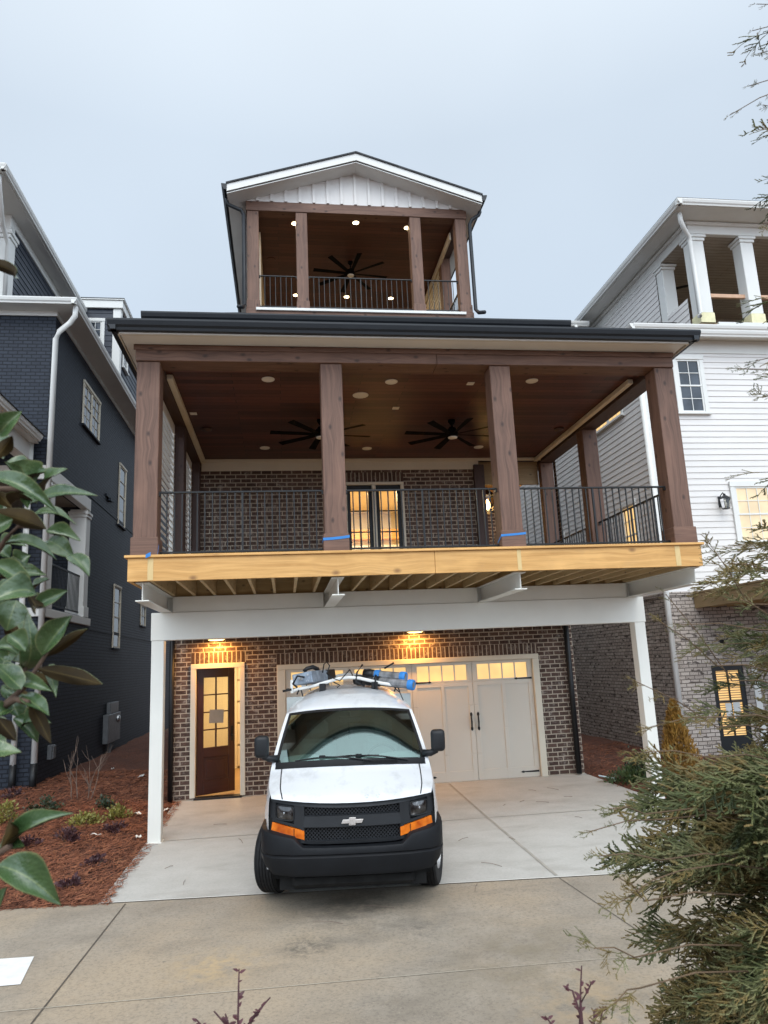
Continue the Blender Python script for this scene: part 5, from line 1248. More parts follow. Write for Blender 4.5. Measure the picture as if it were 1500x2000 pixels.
bn = placed('tube_bundle', 'bundle of grey tubes with blue taped ends strapped on the van roof at right', 'tube bundle', (.5, 2.5, 2.1))
for i, (x, y, z, L, a, b_) in enumerate(((.56, 2.55, 2.095, .74, -42, 6), (.52, 2.68, 2.185, .62, -40, 5), (.42, 2.80, 2.105, .70, -42, 4))):
    T = VM @ Matrix.Translation((x, y, z)) @ Matrix.Rotation(R(90+a), 4, 'Z') @ Matrix.Rotation(R(90+(-b_)*-1), 4, 'X') 
    T = VM @ Matrix.Translation((x, y, z)) @ Matrix.Rotation(R(-28), 4, 'Z') @ Matrix.Rotation(R(90+b_), 4, 'Y')
    o = MB().lathe([(.058, -L/2), (.058, L/2)], 10, T).build('tube', 'tube_metal', bn, smooth=False)
    MB().lathe([(.068, L/2-.07), (.072, L/2-.02), (.068, L/2+.012), (.045, L/2+.012), (.04, L/2+.002)], 14, T, cap=False).build('tape_wrap', 'blue_tape', o, smooth=True)
    MB().lathe([(.045, L/2+.008), (.001, L/2+.012)], 14, T, cap=False).build('end_cap', 'galvanised', o)
    if i < 2: MB().lathe([(.066, -L/2+.16), (.069, -L/2+.20), (.066, -L/2+.24)], 12, T, cap=False).build('tape_wrap', 'blue_tape' if i else 'black_metal', o, smooth=True)
    MB().lathe([(.064, -L/2-.02), (.072, -L/2+.05), (.066, -L/2+.14)], 12, T).build('wrap', 'black_metal', o, smooth=True)
cable([(.20, 2.55, 2.34), (.12, 2.5, 2.24), (.10, 2.48, 2.12), (.22, 2.48, 2.06)], .014, bn, 'strap'); cable([(.62, 2.4, 2.04), (.70, 2.35, 1.96), (.74, 2.3, 1.86)], .007, bn, 'strap'); cable([(.36, 2.45, 2.02), (.37, 2.42, 2.12), (.38, 2.45, 2.2)], .014, bn, 'strap'); cable([(.52, 2.75, 2.28), (.62, 2.8, 2.33), (.66, 2.8, 2.35)], .014, bn, 'strap')

# ================================================================== plants
def mesh_np(name, verts, faces4, mat, parent=None, smooth=False):
    off = np.array(OFF.get(parent.name, (0, 0, 0))) if parent else np.zeros(3)
    me = bpy.data.meshes.new(name); verts = np.asarray(verts, dtype=np.float32)-off.astype(np.float32); f = np.asarray(faces4, dtype=np.int32); k = f.shape[1]
    me.vertices.add(len(verts)); me.vertices.foreach_set('co', verts.ravel())
    me.loops.add(f.size); me.loops.foreach_set('vertex_index', f.ravel())
    me.polygons.add(len(f)); me.polygons.foreach_set('loop_start', np.arange(0, f.size, k, dtype=np.int32)); me.polygons.foreach_set('loop_total', np.full(len(f), k, dtype=np.int32))
    me.update(); me.validate(); me.materials.append(MATS[mat])
    if smooth: me.polygons.foreach_set('use_smooth', [True]*len(f))
    o = bpy.data.objects.new(name, me); COL.objects.link(o)
    if parent: o.parent = parent; OFF[o.name] = tuple(off)
    return o
def bush(label, loc, rx, ry, rz, n, mat, cat='shrub', leaf=.03, group=None, name='shrub', cone=False, up=.3):
    x, y, z = loc; t_ = thing(name, label, cat, loc, group); r_ = np.random.default_rng(int(abs(x*1000+y*77)))
    V_, F_ = [], []
    clumps = [(r_.normal(size=3)) for _ in range(max(6, n//40))]; clumps = [c/np.linalg.norm(c)*r_.uniform(.45, .95) for c in clumps]
    for i in range(n):
        c = clumps[r_.integers(len(clumps))] + r_.normal(size=3)*.2
        if cone:
            h = r_.random()**.8; a = r_.uniform(0, 2*math.pi); rr = (1-h)**.8*(.5+.5*r_.random())*(1+.15*math.sin(a*3+h*9)); p = np.array([rr*math.cos(a)*rx, rr*math.sin(a)*ry, h*rz])
            d = np.array([math.cos(a)*.35, math.sin(a)*.35, 1.0]) + r_.normal(size=3)*.25
        else:
            c[2] = abs(c[2]); p = c*np.array([rx, ry, rz]); d = c + np.array([0, 0, up]) + r_.normal(size=3)*.45
        d /= np.linalg.norm(d); s_ = np.cross(d, r_.normal(size=3)); s_ /= np.linalg.norm(s_); L = leaf*r_.uniform(.6, 1.3); w = L*(.16 if cone else .28)
        p = p+np.array([x, y, z]); b = len(V_)
        V_ += [p, p+d*L*.5+s_*w, p+d*L, p+d*L*.5-s_*w]; F_.append((b, b+1, b+2, b+3))
    mesh_np('foliage', V_, F_, mat, t_)
    m = MB()
    for i in range(7):
        a = r_.uniform(0, 6.28); q = r_.uniform(.3, .7)
        m.tube([(x, y, z-.04), (x+math.cos(a)*rx*q*.5, y+math.sin(a)*ry*q*.5, z+rz*q*.6), (x+math.cos(a)*rx*q, y+math.sin(a)*ry*q, z+rz*(.9 if not cone else .5)*q)], [.008, .005, .003], 5)
    m.build('stem', 'bark', t_)
    return t_
def onbed(u, v, h=hl):
    d = at(u, v, 1.0); s_ = -2.3/d.z
    for _ in range(8):
        p = d*s_; s_ = bedz(p.x, p.y, h)/d.z
    p = d*s_; return (p.x, p.y, p.z)
for (u, v, rx, rz, n, mat, lab) in (
    (85, 1583, .22, .20, 420, 'shrub_dark', 'small dark green shrub in the pine straw behind the magnolia leaves'),
    (166, 1614, .27, .19, 620, 'shrub_yellow', 'low wide yellow green shrub in the middle of the left pine straw bed'),
    (200, 1578, .17, .17, 320, 'shrub_dark', 'small dark shrub just behind the yellow tipped one in the left bed'),
    (232, 1597, .20, .20, 480, 'shrub_yellow', 'small yellow tipped green shrub nearest the left white steel column'),
    (8, 1606, .24, .26, 520, 'shrub_yellow', 'yellow green shrub cut by the left edge of the picture'),
    (129, 1646, .17, .19, 360, 'shrub_purple', 'round purple brown shrub in the left bed below the wide yellow one'),
    (224, 1624, .17, .15, 320, 'shrub_purple', 'purple brown shrub in the left bed close to the column foot'),
    (54, 1652, .15, .12, 240, 'shrub_purple', 'low purple shrub in the left bed just above a magnolia leaf'),
    (190, 1690, .16, .10, 220, 'shrub_purple', 'sparse purple sprigs low in the left bed'),
    (135, 1738, .12, .10, 180, 'shrub_purple', 'dark little shrub nearest the alley in the left bed'),
    (22, 1560, .18, .14, 260, 'shrub_purple', 'dark purple shrub by the foot of the white downspouts')):
    p = onbed(u, v); bush(lab, p, rx, rx, rz, n, mat, leaf=.05)
def onb(u, v): return onbed(u, v, hr)
bush('rounded dark green shrub in the right bed beside the white steel column', onb(1243, 1520), .30, .30, .42, 1300, 'shrub_dark', leaf=.045)
bush('low green shrub in the right bed in front of the rounded one', onb(1228, 1530), .34, .28, .26, 900, 'shrub_green', leaf=.06, up=.8)
bush('golden upright conifer shrub against the pale brick corner', onb(1333, 1530), .40, .40, 1.35, 5200, 'golden_leaf', leaf=.075, cone=True, name='conifer_shrub')
bush('low green conifer shrub beside the golden one', onb(1375, 1545), .5, .4, .35, 900, 'shrub_green', leaf=.08, up=.7)
# bare shrub
def bare(loc, label, h, seed):
    r_ = random.Random(seed); t_ = thing('bare_shrub', label, 'shrub', loc); m = MB()
    def grow(p, d, L, r, k):
        pts = [p]; q = p.copy()
        for i in range(4): d = (d+Vector((r_.uniform(-.15, .15), r_.uniform(-.15, .15), r_.uniform(-.02, .1)))).normalized(); q = q+d*L/4; pts.append(q.copy())
        m.tube(pts, [r*(1-.15*i) for i in range(5)], 5)
        if k:
            for i in range(r_.randint(2, 3)):
                j = r_.randint(1, 4); nd = (d+Vector((r_.uniform(-.9, .9), r_.uniform(-.6, .6), r_.uniform(0, .5)))).normalized(); grow(pts[j], nd, L*r_.uniform(.55, .8), r*.6, k-1)
    for dx, dy, tl in ((-.28, 0, (-.25, .1, 1)), (-.20, .05, (-.1, -.1, 1)), (.0, -.05, (.05, 0, 1)), (.03, 0, (.3, .1, 1))):
        grow(Vector(loc)+Vector((dx, dy, -.04)), Vector(tl).normalized(), h*.52, .011, 2)
    m.build('branches', 'grey_twig', t_); return t_
bare(onbed(172, 1562), 'leafless brown shrub with thin upright branches against the dark navy wall', 1.15, 5)
# litter
for (u, v, sx, sy_, mt, lab) in ((188, 1634, .16, .05, 'pale_scrap', 'pale wood chip in the left bed below the yellow shrub'), (268, 1592, .17, .06, 'pale_scrap', 'pale scrap beside the left white column'), (270, 1638, .08, .05, 'pale_scrap', 'small yellowish chip near the foot of the left column'), (22, 1727, .13, .06, 'pale_scrap', 'white scrap near the alley behind a magnolia leaf'), (276, 1518, .30, .10, 'paper', 'crumpled white paper far back in the left bed'), (220, 1504, .06, .05, 'paper', 'tiny white scrap in front of the meter box'), (325, 1584, .11, .07, 'pale_scrap', 'pale scrap at the foot of the black downspouts')):
    p = onbed(u, v); m = MB(); T = Matrix.Translation((p[0], p[1], p[2]+.035)) @ Matrix.Rotation(u*.7, 4, 'Z')
    m.grid(lambda a, b: T @ Vector(((a-.5)*sx, (b-.5)*sy_, .012*math.sin(a*7+u)+.01*math.sin(b*5+v))), 6, 4); o = m.build('scrap', mt, recalc=False)
    s_ = o.modifiers.new('solid', 'SOLIDIFY'); s_.thickness = .006; tag(o, lab, 'scrap', 'scraps littering the pine straw')
p = onb(1190, 1524); m = MB(); T = Matrix.Translation((p[0], p[1], p[2]+.05)) @ Matrix.Rotation(.2, 4, 'Y') @ Matrix.Rotation(-.3, 4, 'Z')
m.mbox(T, .36, .14, .02).mbox(T @ Matrix.Translation((-.05, -.1, .01)), .30, .08, .015); tag(m.build('splash_block', 'blue_scrap', bevel=.006), 'pale blue plastic piece lying in the right bed beside the driveway', 'plastic piece')
rt = random.Random(3)
for (u, v) in ((905, 1640), (1000, 1640), (1020, 1568), (1060, 1570), (1080, 1545), (1130, 1600), (985, 1575), (960, 1690), (930, 1735), (1110, 1560), (430, 1610), (360, 1720), (470, 1640), (740, 1770), (640, 1800), (1040, 1548), (330, 1690)):
    d = at(u, v, 1.0); s_ = -2.36/d.z; p = d*s_; a = rt.uniform(0, 3.1); L = rt.uniform(.06, .16); z = gz(p.x, p.y)+.012
    o = MB().tube([(p.x-math.cos(a)*L, p.y-math.sin(a)*L, z), (p.x+rt.uniform(-.02, .02), p.y+rt.uniform(-.02, .02), z+.006), (p.x+math.cos(a)*L, p.y+math.sin(a)*L, z)], .0024, 5).build('twig', 'grey_twig')
    tag(o, 'thin dry brown twig lying on the concrete', 'twig', 'twigs scattered over the concrete')

# ---- magnolia
MT = Vector((-1.0, 1.45, gz(-1, 1.45)-.1))
mg = thing('magnolia_tree', 'magnolia with big glossy green leaves and brown undersides at the left edge', 'tree', MT)
rl = random.Random(11)
top, und = MB(), MB()
def leaf(p0, p1, w, nrm, fold=.25, curl=.15):
    p0, p1 = Vector(p0), Vector(p1); ax = p1-p0; L = ax.length; d = ax.normalized(); s_ = d.cross(nrm).normalized(); n = s_.cross(d).normalized()
    NU, NV = 10, 6; tw = rl.uniform(-.45, .45); ph = rl.uniform(0, 6)
    def f(u, v, off):
        prof = (math.sin(math.pi*min(1, u**.82))**.9)*(1-.10*u) if 0 < u < 1 else 0.0
        ww = w*prof*1.12; q = v*2-1
        x = d*(L*u) + n*(curl*L*(math.sin(math.pi*u)*.6 - u*u*.55)) + s_*(q*ww/2*(1+.05*math.sin(u*14+ph)))
        x += n*(abs(q)**1.4*ww*fold + .10*ww*math.sin(u*8+ph+q*2.5)*abs(q)) + n*(tw*q*ww*u) - n*off
        return p0+x
    for mb, off in ((top, 0), (und, .0016)):
        b = len(mb.v)
        for j in range(NV+1):
            for i in range(NU+1): mb.v.append(tuple(f(i/NU, j/NV, off)))
        for j in range(NV):
            for i in range(NU):
                mb.f.append((b+j*(NU+1)+i, b+j*(NU+1)+i+1, b+(j+1)*(NU+1)+i+1, b+(j+1)*(NU+1)+i)); mb.g.append('x'); mb.o.append((0, 0))
                uvq = [(i/NU, j/NV-.5), ((i+1)/NU, j/NV-.5), ((i+1)/NU, (j+1)/NV-.5), (i/NU, (j+1)/NV-.5)]; mb.uv[len(mb.f)-1] = uvq
LV = [ # u0 v0 u1 v1 width_px side(+1 green seen, -1 underside seen) depth
 (-45, 505, 50, 545, 34, -1, 1.25), (-5, 850, 40, 803, 44, 1, 1.3), (-8, 895, 26, 850, 36, -1, 1.25), (28, 945, 14, 902, 34, 1, 1.35), (66, 948, 16, 905, 50, 1, 1.4), (72, 955, 30, 960, 44, -1, 1.42),
 (55, 955, 92, 915, 44, 1, 1.45), (85, 958, 124, 912, 46, 1, 1.4), (-30, 938, 113, 988, 34, 1, 1.25), (58, 985, 182, 958, 34, 1, 1.3), (-20, 1000, 97, 1032, 46, -1, 1.28), (66, 1003, 150, 1016, 26, 1, 1.4),
 (-25, 1045, 24, 1012, 42, 1, 1.25), (90, 1036, 158, 1056, 34, 1, 1.38), (10, 1060, 112, 1084, 36, 1, 1.3), (92, 1056, 146, 1090, 36, 1, 1.36), (138, 1084, 174, 1122, 36, 1, 1.33), (-15, 1100, 64, 1150, 42, 1, 1.27),
 (70, 1158, -20, 1168, 50, 1, 1.22), (48, 1150, 74, 1196, 30, -1, 1.3), (70, 1188, 130, 1152, 28, 1, 1.32), (60, 1160, 92, 1128, 30, 1, 1.38), (32, 1172, 12, 1232, 56, 1, 1.34), (82, 1280, 138, 1202, 44, 1, 1.3),
 (86, 1284, 173, 1226, 28, -1, 1.31), (44, 1312, 62, 1207, 40, 1, 1.33), (50, 1272, 15, 1238, 34, 1, 1.28), (36, 1278, -14, 1260, 28, 1, 1.36), (42, 1346, -12, 1294, 50, 1, 1.28), (74, 1306, 204, 1336, 40, -1, 1.3),
 (76, 1312, 112, 1346, 26, 1, 1.36), (36, 1342, 96, 1342, 28, 1, 1.32), (46, 1358, 96, 1398, 34, 1, 1.3), (58, 1372, 100, 1452, 34, -1, 1.28), (-10, 1400, 24, 1382, 32, 1, 1.3), (-6, 1402, 32, 1448, 36, -1, 1.27),
 (-30, 1488, 32, 1462, 46, 1, 1.24), (18, 1654, 133, 1582, 40, 1, 1.2), (-12, 1674, 42, 1642, 32, 1, 1.24), (2, 1658, 30, 1598, 38, -1, 1.2), (-6, 1690, 118, 1757, 52, 1, 1.17), (-12, 1790, 13, 1732, 36, 1, 1.2),
 (20, 1090, -20, 1075, 34, 1, 1.45), (10, 1130, 50, 1100, 34, 1, 1.48), (30, 1210, 55, 1240, 30, 1, 1.5), (20, 985, 70, 975, 30, 1, 1.5), (-10, 1330, 30, 1300, 40, 1, 1.45), (60, 1085, 30, 1110, 34, 1, 1.5), (0, 1200, -20, 1150, 46, 1, 1.45), (-4, 1075, 46, 1060, 34, 1, 1.42)]
for k in range(26):
    u_, v_ = rl.uniform(-30, 45), rl.uniform(820, 1440); a_ = rl.uniform(-1.2, 1.2); LV.append((u_, v_, u_+rl.uniform(30, 70)*math.cos(a_), v_-rl.uniform(30, 70)*math.sin(a_), rl.uniform(26, 40), 1 if rl.random() < .8 else -1, rl.uniform(1.46, 1.62)))
for (u0, v0, u1, v1, wp, sd, D) in LV:
    w_ = .66 if sd < 0 else .92; wp *= w_; a = at(u0, v0, D+rl.uniform(.0, .03)); b = at(u1, v1, D+rl.uniform(-.05, .04)); w = wp/FPX*D*1.05
    vd = ((a+b)/2).normalized(); n = -vd*sd*rl.uniform(.55, .9) + Vector((0, 0, 1))*(.55 if sd > 0 else .15) + Vector((rl.uniform(-.25, .25), 0, 0))
    leaf(a, b, w, n.normalized(), rl.uniform(.15, .6), rl.uniform(.0, .38))
stems = [[at(-90, 1480, 1.40), at(-20, 1400, 1.35), at(45, 1345, 1.33), at(82, 1290, 1.32), at(95, 1270, 1.32)], [at(45, 1345, 1.33), at(48, 1290, 1.35), at(62, 1230, 1.35)], [at(-80, 1200, 1.42), at(-20, 1100, 1.36), at(14, 1050, 1.33), at(35, 1028, 1.33), at(80, 1032, 1.36)],
         [at(-60, 1700, 1.3), at(-10, 1672, 1.22), at(20, 1652, 1.2)], [at(-60, 960, 1.35), at(0, 955, 1.36), at(60, 955, 1.38)], [at(-20, 1400, 1.35), at(30, 1365, 1.31), at(56, 1372, 1.3)], [at(-60, 500, 1.3), at(-40, 505, 1.25)]]
br = MB()
for s_ in stems: br.tube(s_, [.0062-.0009*i for i in range(len(s_))], 8)
# the rest of the tree, left of the frame
for k in range(26):
    z = -1.4+k*.095; a0 = k*2.4; tip = MT*1.0; tip = Vector((MT.x+math.cos(a0)*.38-.18, MT.y+math.sin(a0)*.35, z+.2)); base = Vector((MT.x, MT.y, z-.05))
    br.tube([base, (base+tip)/2+Vector((0, 0, .02)), tip], [.006, .005, .003], 6)
    for q in range(7):
        p = base.lerp(tip, rl.uniform(.5, 1.0)); d = Vector((rl.uniform(-1, .35), rl.uniform(-1, 1), rl.uniform(-.3, .8))).normalized(); 
        e = p+d*rl.uniform(.11, .17)
        if e.y > .3 and (e.x*1.0)/e.y > -.50: continue
        leaf(p, e, rl.uniform(.05, .065), Vector((rl.uniform(-.4, .4), rl.uniform(-.6, .2), 1)).normalized(), rl.uniform(.1, .3), rl.uniform(0, .2))
nt_ = len(top.f); b = len(top.v); top.v += und.v
for i, f in enumerate(und.f): top.f.append(tuple(b+k for k in f)); top.g.append('x'); top.o.append((0, 0)); top.uv[nt_+i] = und.uv[i]
lv = top.build('crown', ['magnolia_top', 'magnolia_under'], mg, recalc=False, smooth=True)
lv.data.polygons.foreach_set('material_index', [0]*nt_+[1]*len(und.f))
br.build('branches', 'bark', mg, smooth=True)
for s_ in stems[:1]: pass
MB().tube([MT, MT+Vector((.02, 0, .8)), MT+Vector((-.01, .02, 1.6)), MT+Vector((0, 0, 2.7))], [.026, .022, .016, .008], 10).tube([MT+Vector((.02, 0, .3)), stems[3][0]], .01, 6).tube([MT+Vector((.02, 0, .75)), stems[0][0]], .014, 6).tube([MT+Vector((0, 0, 1.2)), stems[2][0]], .013, 6).tube([MT+Vector((0, 0, 1.55)), stems[4][0]], .01, 6).tube([MT+Vector((0, 0, 2.2)), stems[6][0]], .008, 6).build('trunk', 'bark', mg, smooth=True)

# ---- cypress
CT = Vector((2.05, 2.2, gz(2.05, 2.2)-.1))
cyp = thing('cypress_tree', 'bushy cypress with drooping olive green sprays at the right edge', 'tree', CT)
rc = np.random.default_rng(21)
def prism_segs(segs):
    V_, F_ = [], []
    for (p, q, r0, r1) in segs:
        d = q-p; L = np.linalg.norm(d); d = d/L; a = np.cross(d, [.3, .2, .93]); a /= np.linalg.norm(a); c = np.cross(d, a); b = len(V_)
        for pt, r in ((p, r0), (q, r1)):
            for k in range(3): th = k*2.0944; V_.append(pt + r*(math.cos(th)*a + .55*math.sin(th)*c))
        for k in range(3): F_.append((b+k, b+(k+1) % 3, b+3+(k+1) % 3, b+3+k))
    return np.array(V_), np.array(F_)
def spray(seed, dense=1.0):
    r_ = np.random.default_rng(seed); segs = []; L = 1.0
    def axis(p, d, L, r, lev, n):
        pts = [p]; q = p
        for i in range(n):
            d = d + np.array([r_.normal()*.13, r_.normal()*.13, -.085 if lev == 0 else -.02]); d /= np.linalg.norm(d); q2 = q + d*L/n; segs.append((q, q2, r*(1-.5*i/n), r*(1-.5*(i+1)/n))); q = q2; pts.append(q)
        return pts, d
    pts, d = axis(np.zeros(3), np.array([1.0, 0, .12]), 1.0, .020, 0, 8)
    sg = 1
    for k in range(1, 9):
        for h in (0, 1):
            base = pts[k-1]*(.5 if h else 0)+pts[k]*(.5 if h else 1); sg = -sg
            if r_.random() > .9*dense: continue
            l1 = (.40*(1-k/9.5)+.10)*r_.uniform(.7, 1.15); dd = np.array([.75, sg*.72, r_.normal()*.14]); dd /= np.linalg.norm(dd)
            p2, _ = axis(base, dd, l1, .021, 1, 3); s2 = 1
            for j in range(1, 4):
                for hh in (0, .5):
                    s2 = -s2; b2 = p2[j]*(1-hh)+p2[j-1]*hh; l2 = l1*.34*r_.uniform(.6, 1.2)*(1.15-j*.18); d2 = dd*.8 + np.array([.25, s2*.6, r_.normal()*.22]); d2 /= np.linalg.norm(d2)
                    axis(b2, d2, l2, .021, 2, 1)
    return prism_segs(segs)
protos = [spray(s_) for s_ in range(7)]; sparse = [spray(s_+50, .55) for s_ in range(4)]
def place_spray(acc, proto, p, d, roll, scale):
    V_, F_ = proto; d = np.array(d, float); d /= np.linalg.norm(d); s_ = np.cross([0, 0, 1.0], d); s_ /= max(1e-6, np.linalg.norm(s_)); u = np.cross(d, s_)
    s2 = s_*math.cos(roll)+u*math.sin(roll); u2 = np.cross(d, s2); Mx = np.stack([d, s2, u2])*scale
    acc[0].append(V_ @ Mx + np.array(p)); acc[1].append(F_+acc[2]); acc[2] += len(V_)
acc = [[], [], 0]; brs = MB()
RAD = [(-1.75, .86), (-1.4, .92), (-1.1, .94), (-.9, .91), (-.75, .90), (-.55, .86), (-.4, .76), (-.2, .66), (.0, .60), (.2, .60), (.4, .45), (.7, .32), (1.1, .24), (1.6, .20), (2.2, .15), (2.6, .1)]
def branch(z0, a, L, rise, dens, sc, droop=.25, proto=protos):
    base = np.array([CT.x, CT.y, z0]); dirh = np.array([math.cos(a), math.sin(a), 0]); pts = []
    for i in range(7):
        q = i/6; pts.append(base + dirh*L*q + np.array([0, 0, rise*L*q - droop*L*q*q + rc.normal()*.006]))
    brs.tube([tuple(p) for p in pts], [.0038*(1-.13*i) for i in range(7)], 5)
    n = max(3, int(dens))
    for k in range(n):
        q = .28+.72*(k+rc.random()*.5)/n; i = min(5, int(q*6)); f = q*6-i; p = pts[i]*(1-f)+pts[i+1]*f; dd = pts[i+1]-pts[i]; dd /= np.linalg.norm(dd); sd = np.cross([0, 0, 1], dd)
        d = dd*rc.uniform(.5, 1.0)+sd*rc.uniform(-.9, .9)+np.array([0, 0, rc.uniform(-.35, .35)])
        place_spray(acc, proto[rc.integers(len(proto))], p, d, rc.uniform(-.9, .9), sc*rc.uniform(.7, 1.2))
    place_spray(acc, proto[rc.integers(len(proto))], pts[-1], pts[-1]-pts[-2], rc.uniform(-.6, .6), sc*.8)
z = -1.72; k = 0
while z < 2.45:
    r_ = interp(RAD, z); low_ = z < -.38
    for j in range(6 if low_ else (5 if z < .35 else 2)):
        a = k*2.39996+rc.uniform(-.3, .3); k += 1
        branch(z, a, r_*rc.uniform(.72, 1.02), rc.uniform(.1, .55) if low_ else rc.uniform(.2, .6), 18 if low_ else (5 if z < .35 else 3), .23 if low_ else .16, proto=protos if z < .35 else sparse)
    z += .042 if low_ else (.06 if z < .35 else .17)
# reaching twigs seen against the driveway, siding and sky
def reach(u0, v0, u1, v1, D, sc, n=4, pr=sparse):
    a = np.array(at(u0, v0, D+.08)); b = np.array(at(u1, v1, D)); c = np.array([CT.x, CT.y, a[2]-.12]); mid_ = (a+b)/2+np.array([0, 0, .012])
    c = a*.72+c*.28; brs.tube([tuple(c), tuple((c+a)/2+np.array([0, 0, .015])), tuple(a), tuple(mid_), tuple(b)], [.0022, .0021, .0020, .0017, .0013], 5)
    for i in range(n):
        q = (i+.6)/n; p = a*(1-q)+b*q; d = (b-a)+np.array([rc.normal()*.05, rc.normal()*.05, rc.normal()*.06]); place_spray(acc, pr[rc.integers(len(pr))], p, d, rc.uniform(-1.2, 1.2), sc*rc.uniform(.7, 1.1))
    place_spray(acc, pr[rc.integers(len(pr))], b, b-a, rc.uniform(-.5, .5), sc*.7)
for r_ in ((1300, 1600, 1150, 1625, 1.95, .06), (1290, 1680, 1170, 1672, 1.9, .07), (1260, 1590, 1190, 1580, 1.9, .07), (1240, 1870, 1160, 1852, 1.8, .08), (1260, 1760, 1210, 1715, 1.85, .08), (1250, 1930, 1200, 1960, 1.75, .09), (1330, 1700, 1215, 1760, 1.9, .10),
           (1430, 1330, 1300, 1160, 2.05, .05), (1400, 1420, 1240, 1330, 2.0, .06), (1460, 1180, 1390, 1068, 1.95, .09), (1510, 1120, 1420, 1100, 1.9, .09), (1480, 1230, 1330, 1220, 2.0, .07), (1400, 1300, 1290, 1215, 2.0, .06), (1420, 1400, 1270, 1420, 1.95, .08), (1390, 1480, 1240, 1470, 1.9, .08), (1500, 1200, 1420, 1165, 1.9, .10),
           (1560, 150, 1462, 168, 2.0, .05, 2), (1540, 170, 1425, 225, 2.0, .05, 2), (1550, 50, 1470, 60, 2.0, .05, 2), (1570, 20, 1478, 8, 2.05, .05, 2), (1560, 95, 1480, 105, 2.0, .05, 2), (1560, 230, 1490, 205, 2.0, .05, 2), (1560, 430, 1496, 440, 2.0, .06), (1560, 700, 1475, 705, 1.9, .075), (1570, 740, 1440, 720, 1.9, .06), (1560, 770, 1490, 775, 1.9, .08)):
    reach(*r_)
mesh_np('foliage', np.concatenate(acc[0]), np.concatenate(acc[1]), 'cypress_green', cyp)
brs.build('branches', 'cypress_stem', cyp, smooth=True)
MB().tube([CT, CT+Vector((.02, .01, 1.2)), CT+Vector((-.01, 0, 2.6)), CT+Vector((.0, .02, 4.3))], [.042, .034, .020, .004], 10).build('trunk', 'bark', cyp, smooth=True)

# ---- purple sprigs in front
def sprig(label, stems_, D, seed):
    r_ = random.Random(seed); b0 = at(*stems_[0][0], D); loc = Vector((b0.x, b0.y, gz(b0.x, b0.y)-.1)); t_ = thing('purple_shrub', label, 'shrub', loc); m = MB(); lf = MB()
    for st in stems_:
        pts = [at(u, v, D+.02*i) for i, (u, v) in enumerate(st)]; g = Vector((loc.x+(pts[0].x-loc.x)*.6, pts[0].y, loc.z)); allp = [g]+pts
        m.tube(allp, [.004]+[.0034-.0022*i/(len(pts)) for i in range(len(pts))], 6)
        tot = len(pts)
        for k in range(2+2*tot):
            q = r_.random()**.8*(tot-1.001); i = int(q); p = pts[i].lerp(pts[i+1], q-i); d = Vector((r_.choice((-1, 1))*r_.uniform(.4, 1), r_.uniform(-.7, .7), r_.uniform(.1, .9))).normalized(); L = r_.uniform(.011, .023); s_ = d.cross(Vector((r_.uniform(-.5, .5), -.6, 1))).normalized(); w = L*.26
            lf.face([p, p+d*L*.35+s_*w, p+d*L*.8+s_*w*.5, p+d*L, p+d*L*.75-s_*w*.6, p+d*L*.35-s_*w])
    m.build('stem', 'purple_stem', t_, smooth=True); lf.build('leaves', 'purple_leaf', t_, recalc=False)
sprig('purple leaved sprig with a tall bare tip at the bottom edge left of centre', [[(464, 2060), (465, 1985), (466, 1930), (467, 1892)], [(470, 2060), (495, 1985), (528, 1948)], [(466, 2060), (440, 2000), (418, 1975)], [(462, 2060), (400, 2010), (384, 1992)], [(466, 2060), (485, 2000), (508, 1975)], [(464, 2050), (448, 2005), (440, 1980)]], 2.2, 2)
sprig('purple leaved sprig standing at the bottom edge beside the cypress', [[(1132, 2060), (1133, 1980), (1134, 1930), (1136, 1886)], [(1134, 1960), (1148, 1935), (1155, 1920)], [(1133, 1980), (1118, 1935), (1104, 1930)], [(1165, 2060), (1172, 2000), (1178, 1965)], [(1090, 2060), (1080, 2005), (1068, 1988)], [(1165, 2060), (1160, 2000), (1160, 1975)]], 2.1, 4)

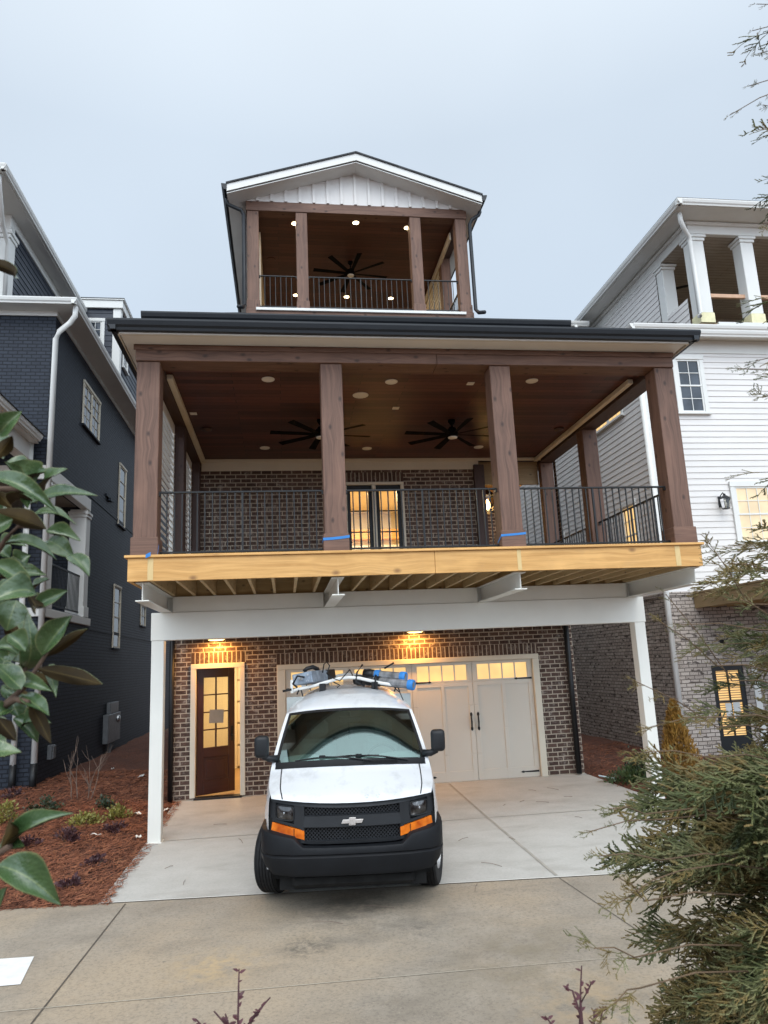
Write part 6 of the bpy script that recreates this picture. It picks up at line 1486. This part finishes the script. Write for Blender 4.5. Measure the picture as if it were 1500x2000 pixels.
# ================================================================== sky and sun
w = bpy.data.worlds.new('World'); scene.world = w; w.use_nodes = True
nt = w.node_tree; nd = nt.nodes; lk = nt.links; bg = nd['Background']
SUN_EL, SUN_AZ = R(48), R(180)
sky = nd.new('ShaderNodeTexSky'); sky.sky_type = 'NISHITA'; sky.sun_disc = False; sky.sun_elevation = SUN_EL; sky.sun_rotation = SUN_AZ; sky.air_density = 1.0; sky.dust_density = 3.0
tc = nd.new('ShaderNodeTexCoord'); sep = nd.new('ShaderNodeSeparateXYZ'); lk.new(tc.outputs['Generated'], sep.inputs[0])
def ramp_(fac, stops):
    r = nd.new('ShaderNodeValToRGB'); lk.new(fac, r.inputs[0])
    while len(r.color_ramp.elements) < len(stops): r.color_ramp.elements.new(.5)
    for e, (p, c) in zip(r.color_ramp.elements, stops): e.position = p; e.color = (*c, 1)
    return r.outputs[0]
# overcast cloud cover: brighter overhead and toward the open west behind the photographer
elev = ramp_(sep.outputs[2], [(.0, (6.7, 7.75, 9.0)), (.35, (6.7, 7.9, 9.25)), (.62, (7.3, 8.4, 9.6)), (.80, (9.7, 10.6, 11.4)), (1.0, (13, 13.6, 14.2))])
mr = nd.new('ShaderNodeMapRange'); lk.new(sep.outputs[1], mr.inputs[0]); mr.inputs[1].default_value = .15; mr.inputs[2].default_value = -.75; mr.inputs[3].default_value = 1.0; mr.inputs[4].default_value = 3.2
cl = nd.new('ShaderNodeTexNoise'); cl.inputs['Scale'].default_value = 2.2; cl.inputs['Detail'].default_value = 3; lk.new(tc.outputs['Generated'], cl.inputs['Vector'])
cr2 = nd.new('ShaderNodeMapRange'); lk.new(cl.outputs[0], cr2.inputs[0]); cr2.inputs[1].default_value = .3; cr2.inputs[2].default_value = .7; cr2.inputs[3].default_value = .96; cr2.inputs[4].default_value = 1.05
mu = nd.new('ShaderNodeMath'); mu.operation = 'MULTIPLY'; lk.new(mr.outputs[0], mu.inputs[0]); lk.new(cr2.outputs[0], mu.inputs[1])
vm = nd.new('ShaderNodeVectorMath'); vm.operation = 'SCALE'; lk.new(elev, vm.inputs[0]); lk.new(mu.outputs[0], vm.inputs['Scale'])
mx = nd.new('ShaderNodeMix'); mx.data_type = 'RGBA'; mx.inputs[0].default_value = .88; lk.new(sky.outputs[0], mx.inputs[6]); lk.new(vm.outputs[0], mx.inputs[7])
lk.new(mx.outputs[2], bg.inputs[0]); bg.inputs[1].default_value = .1
sl = bpy.data.lights.new('sun', 'SUN'); sl.energy = 1.0; sl.angle = R(35); sl.color = (1.0, .96, .90); so = bpy.data.objects.new('sun', sl); COL.objects.link(so)
so.rotation_euler = (R(90)-SUN_EL, 0, 0); so.location = (0, -5, 12)   # shines from behind the camera (-Y) onto +Y faces
scene.view_settings.view_transform = 'Standard'; scene.view_settings.look = 'None'; scene.view_settings.exposure = 0; scene.view_settings.gamma = 1
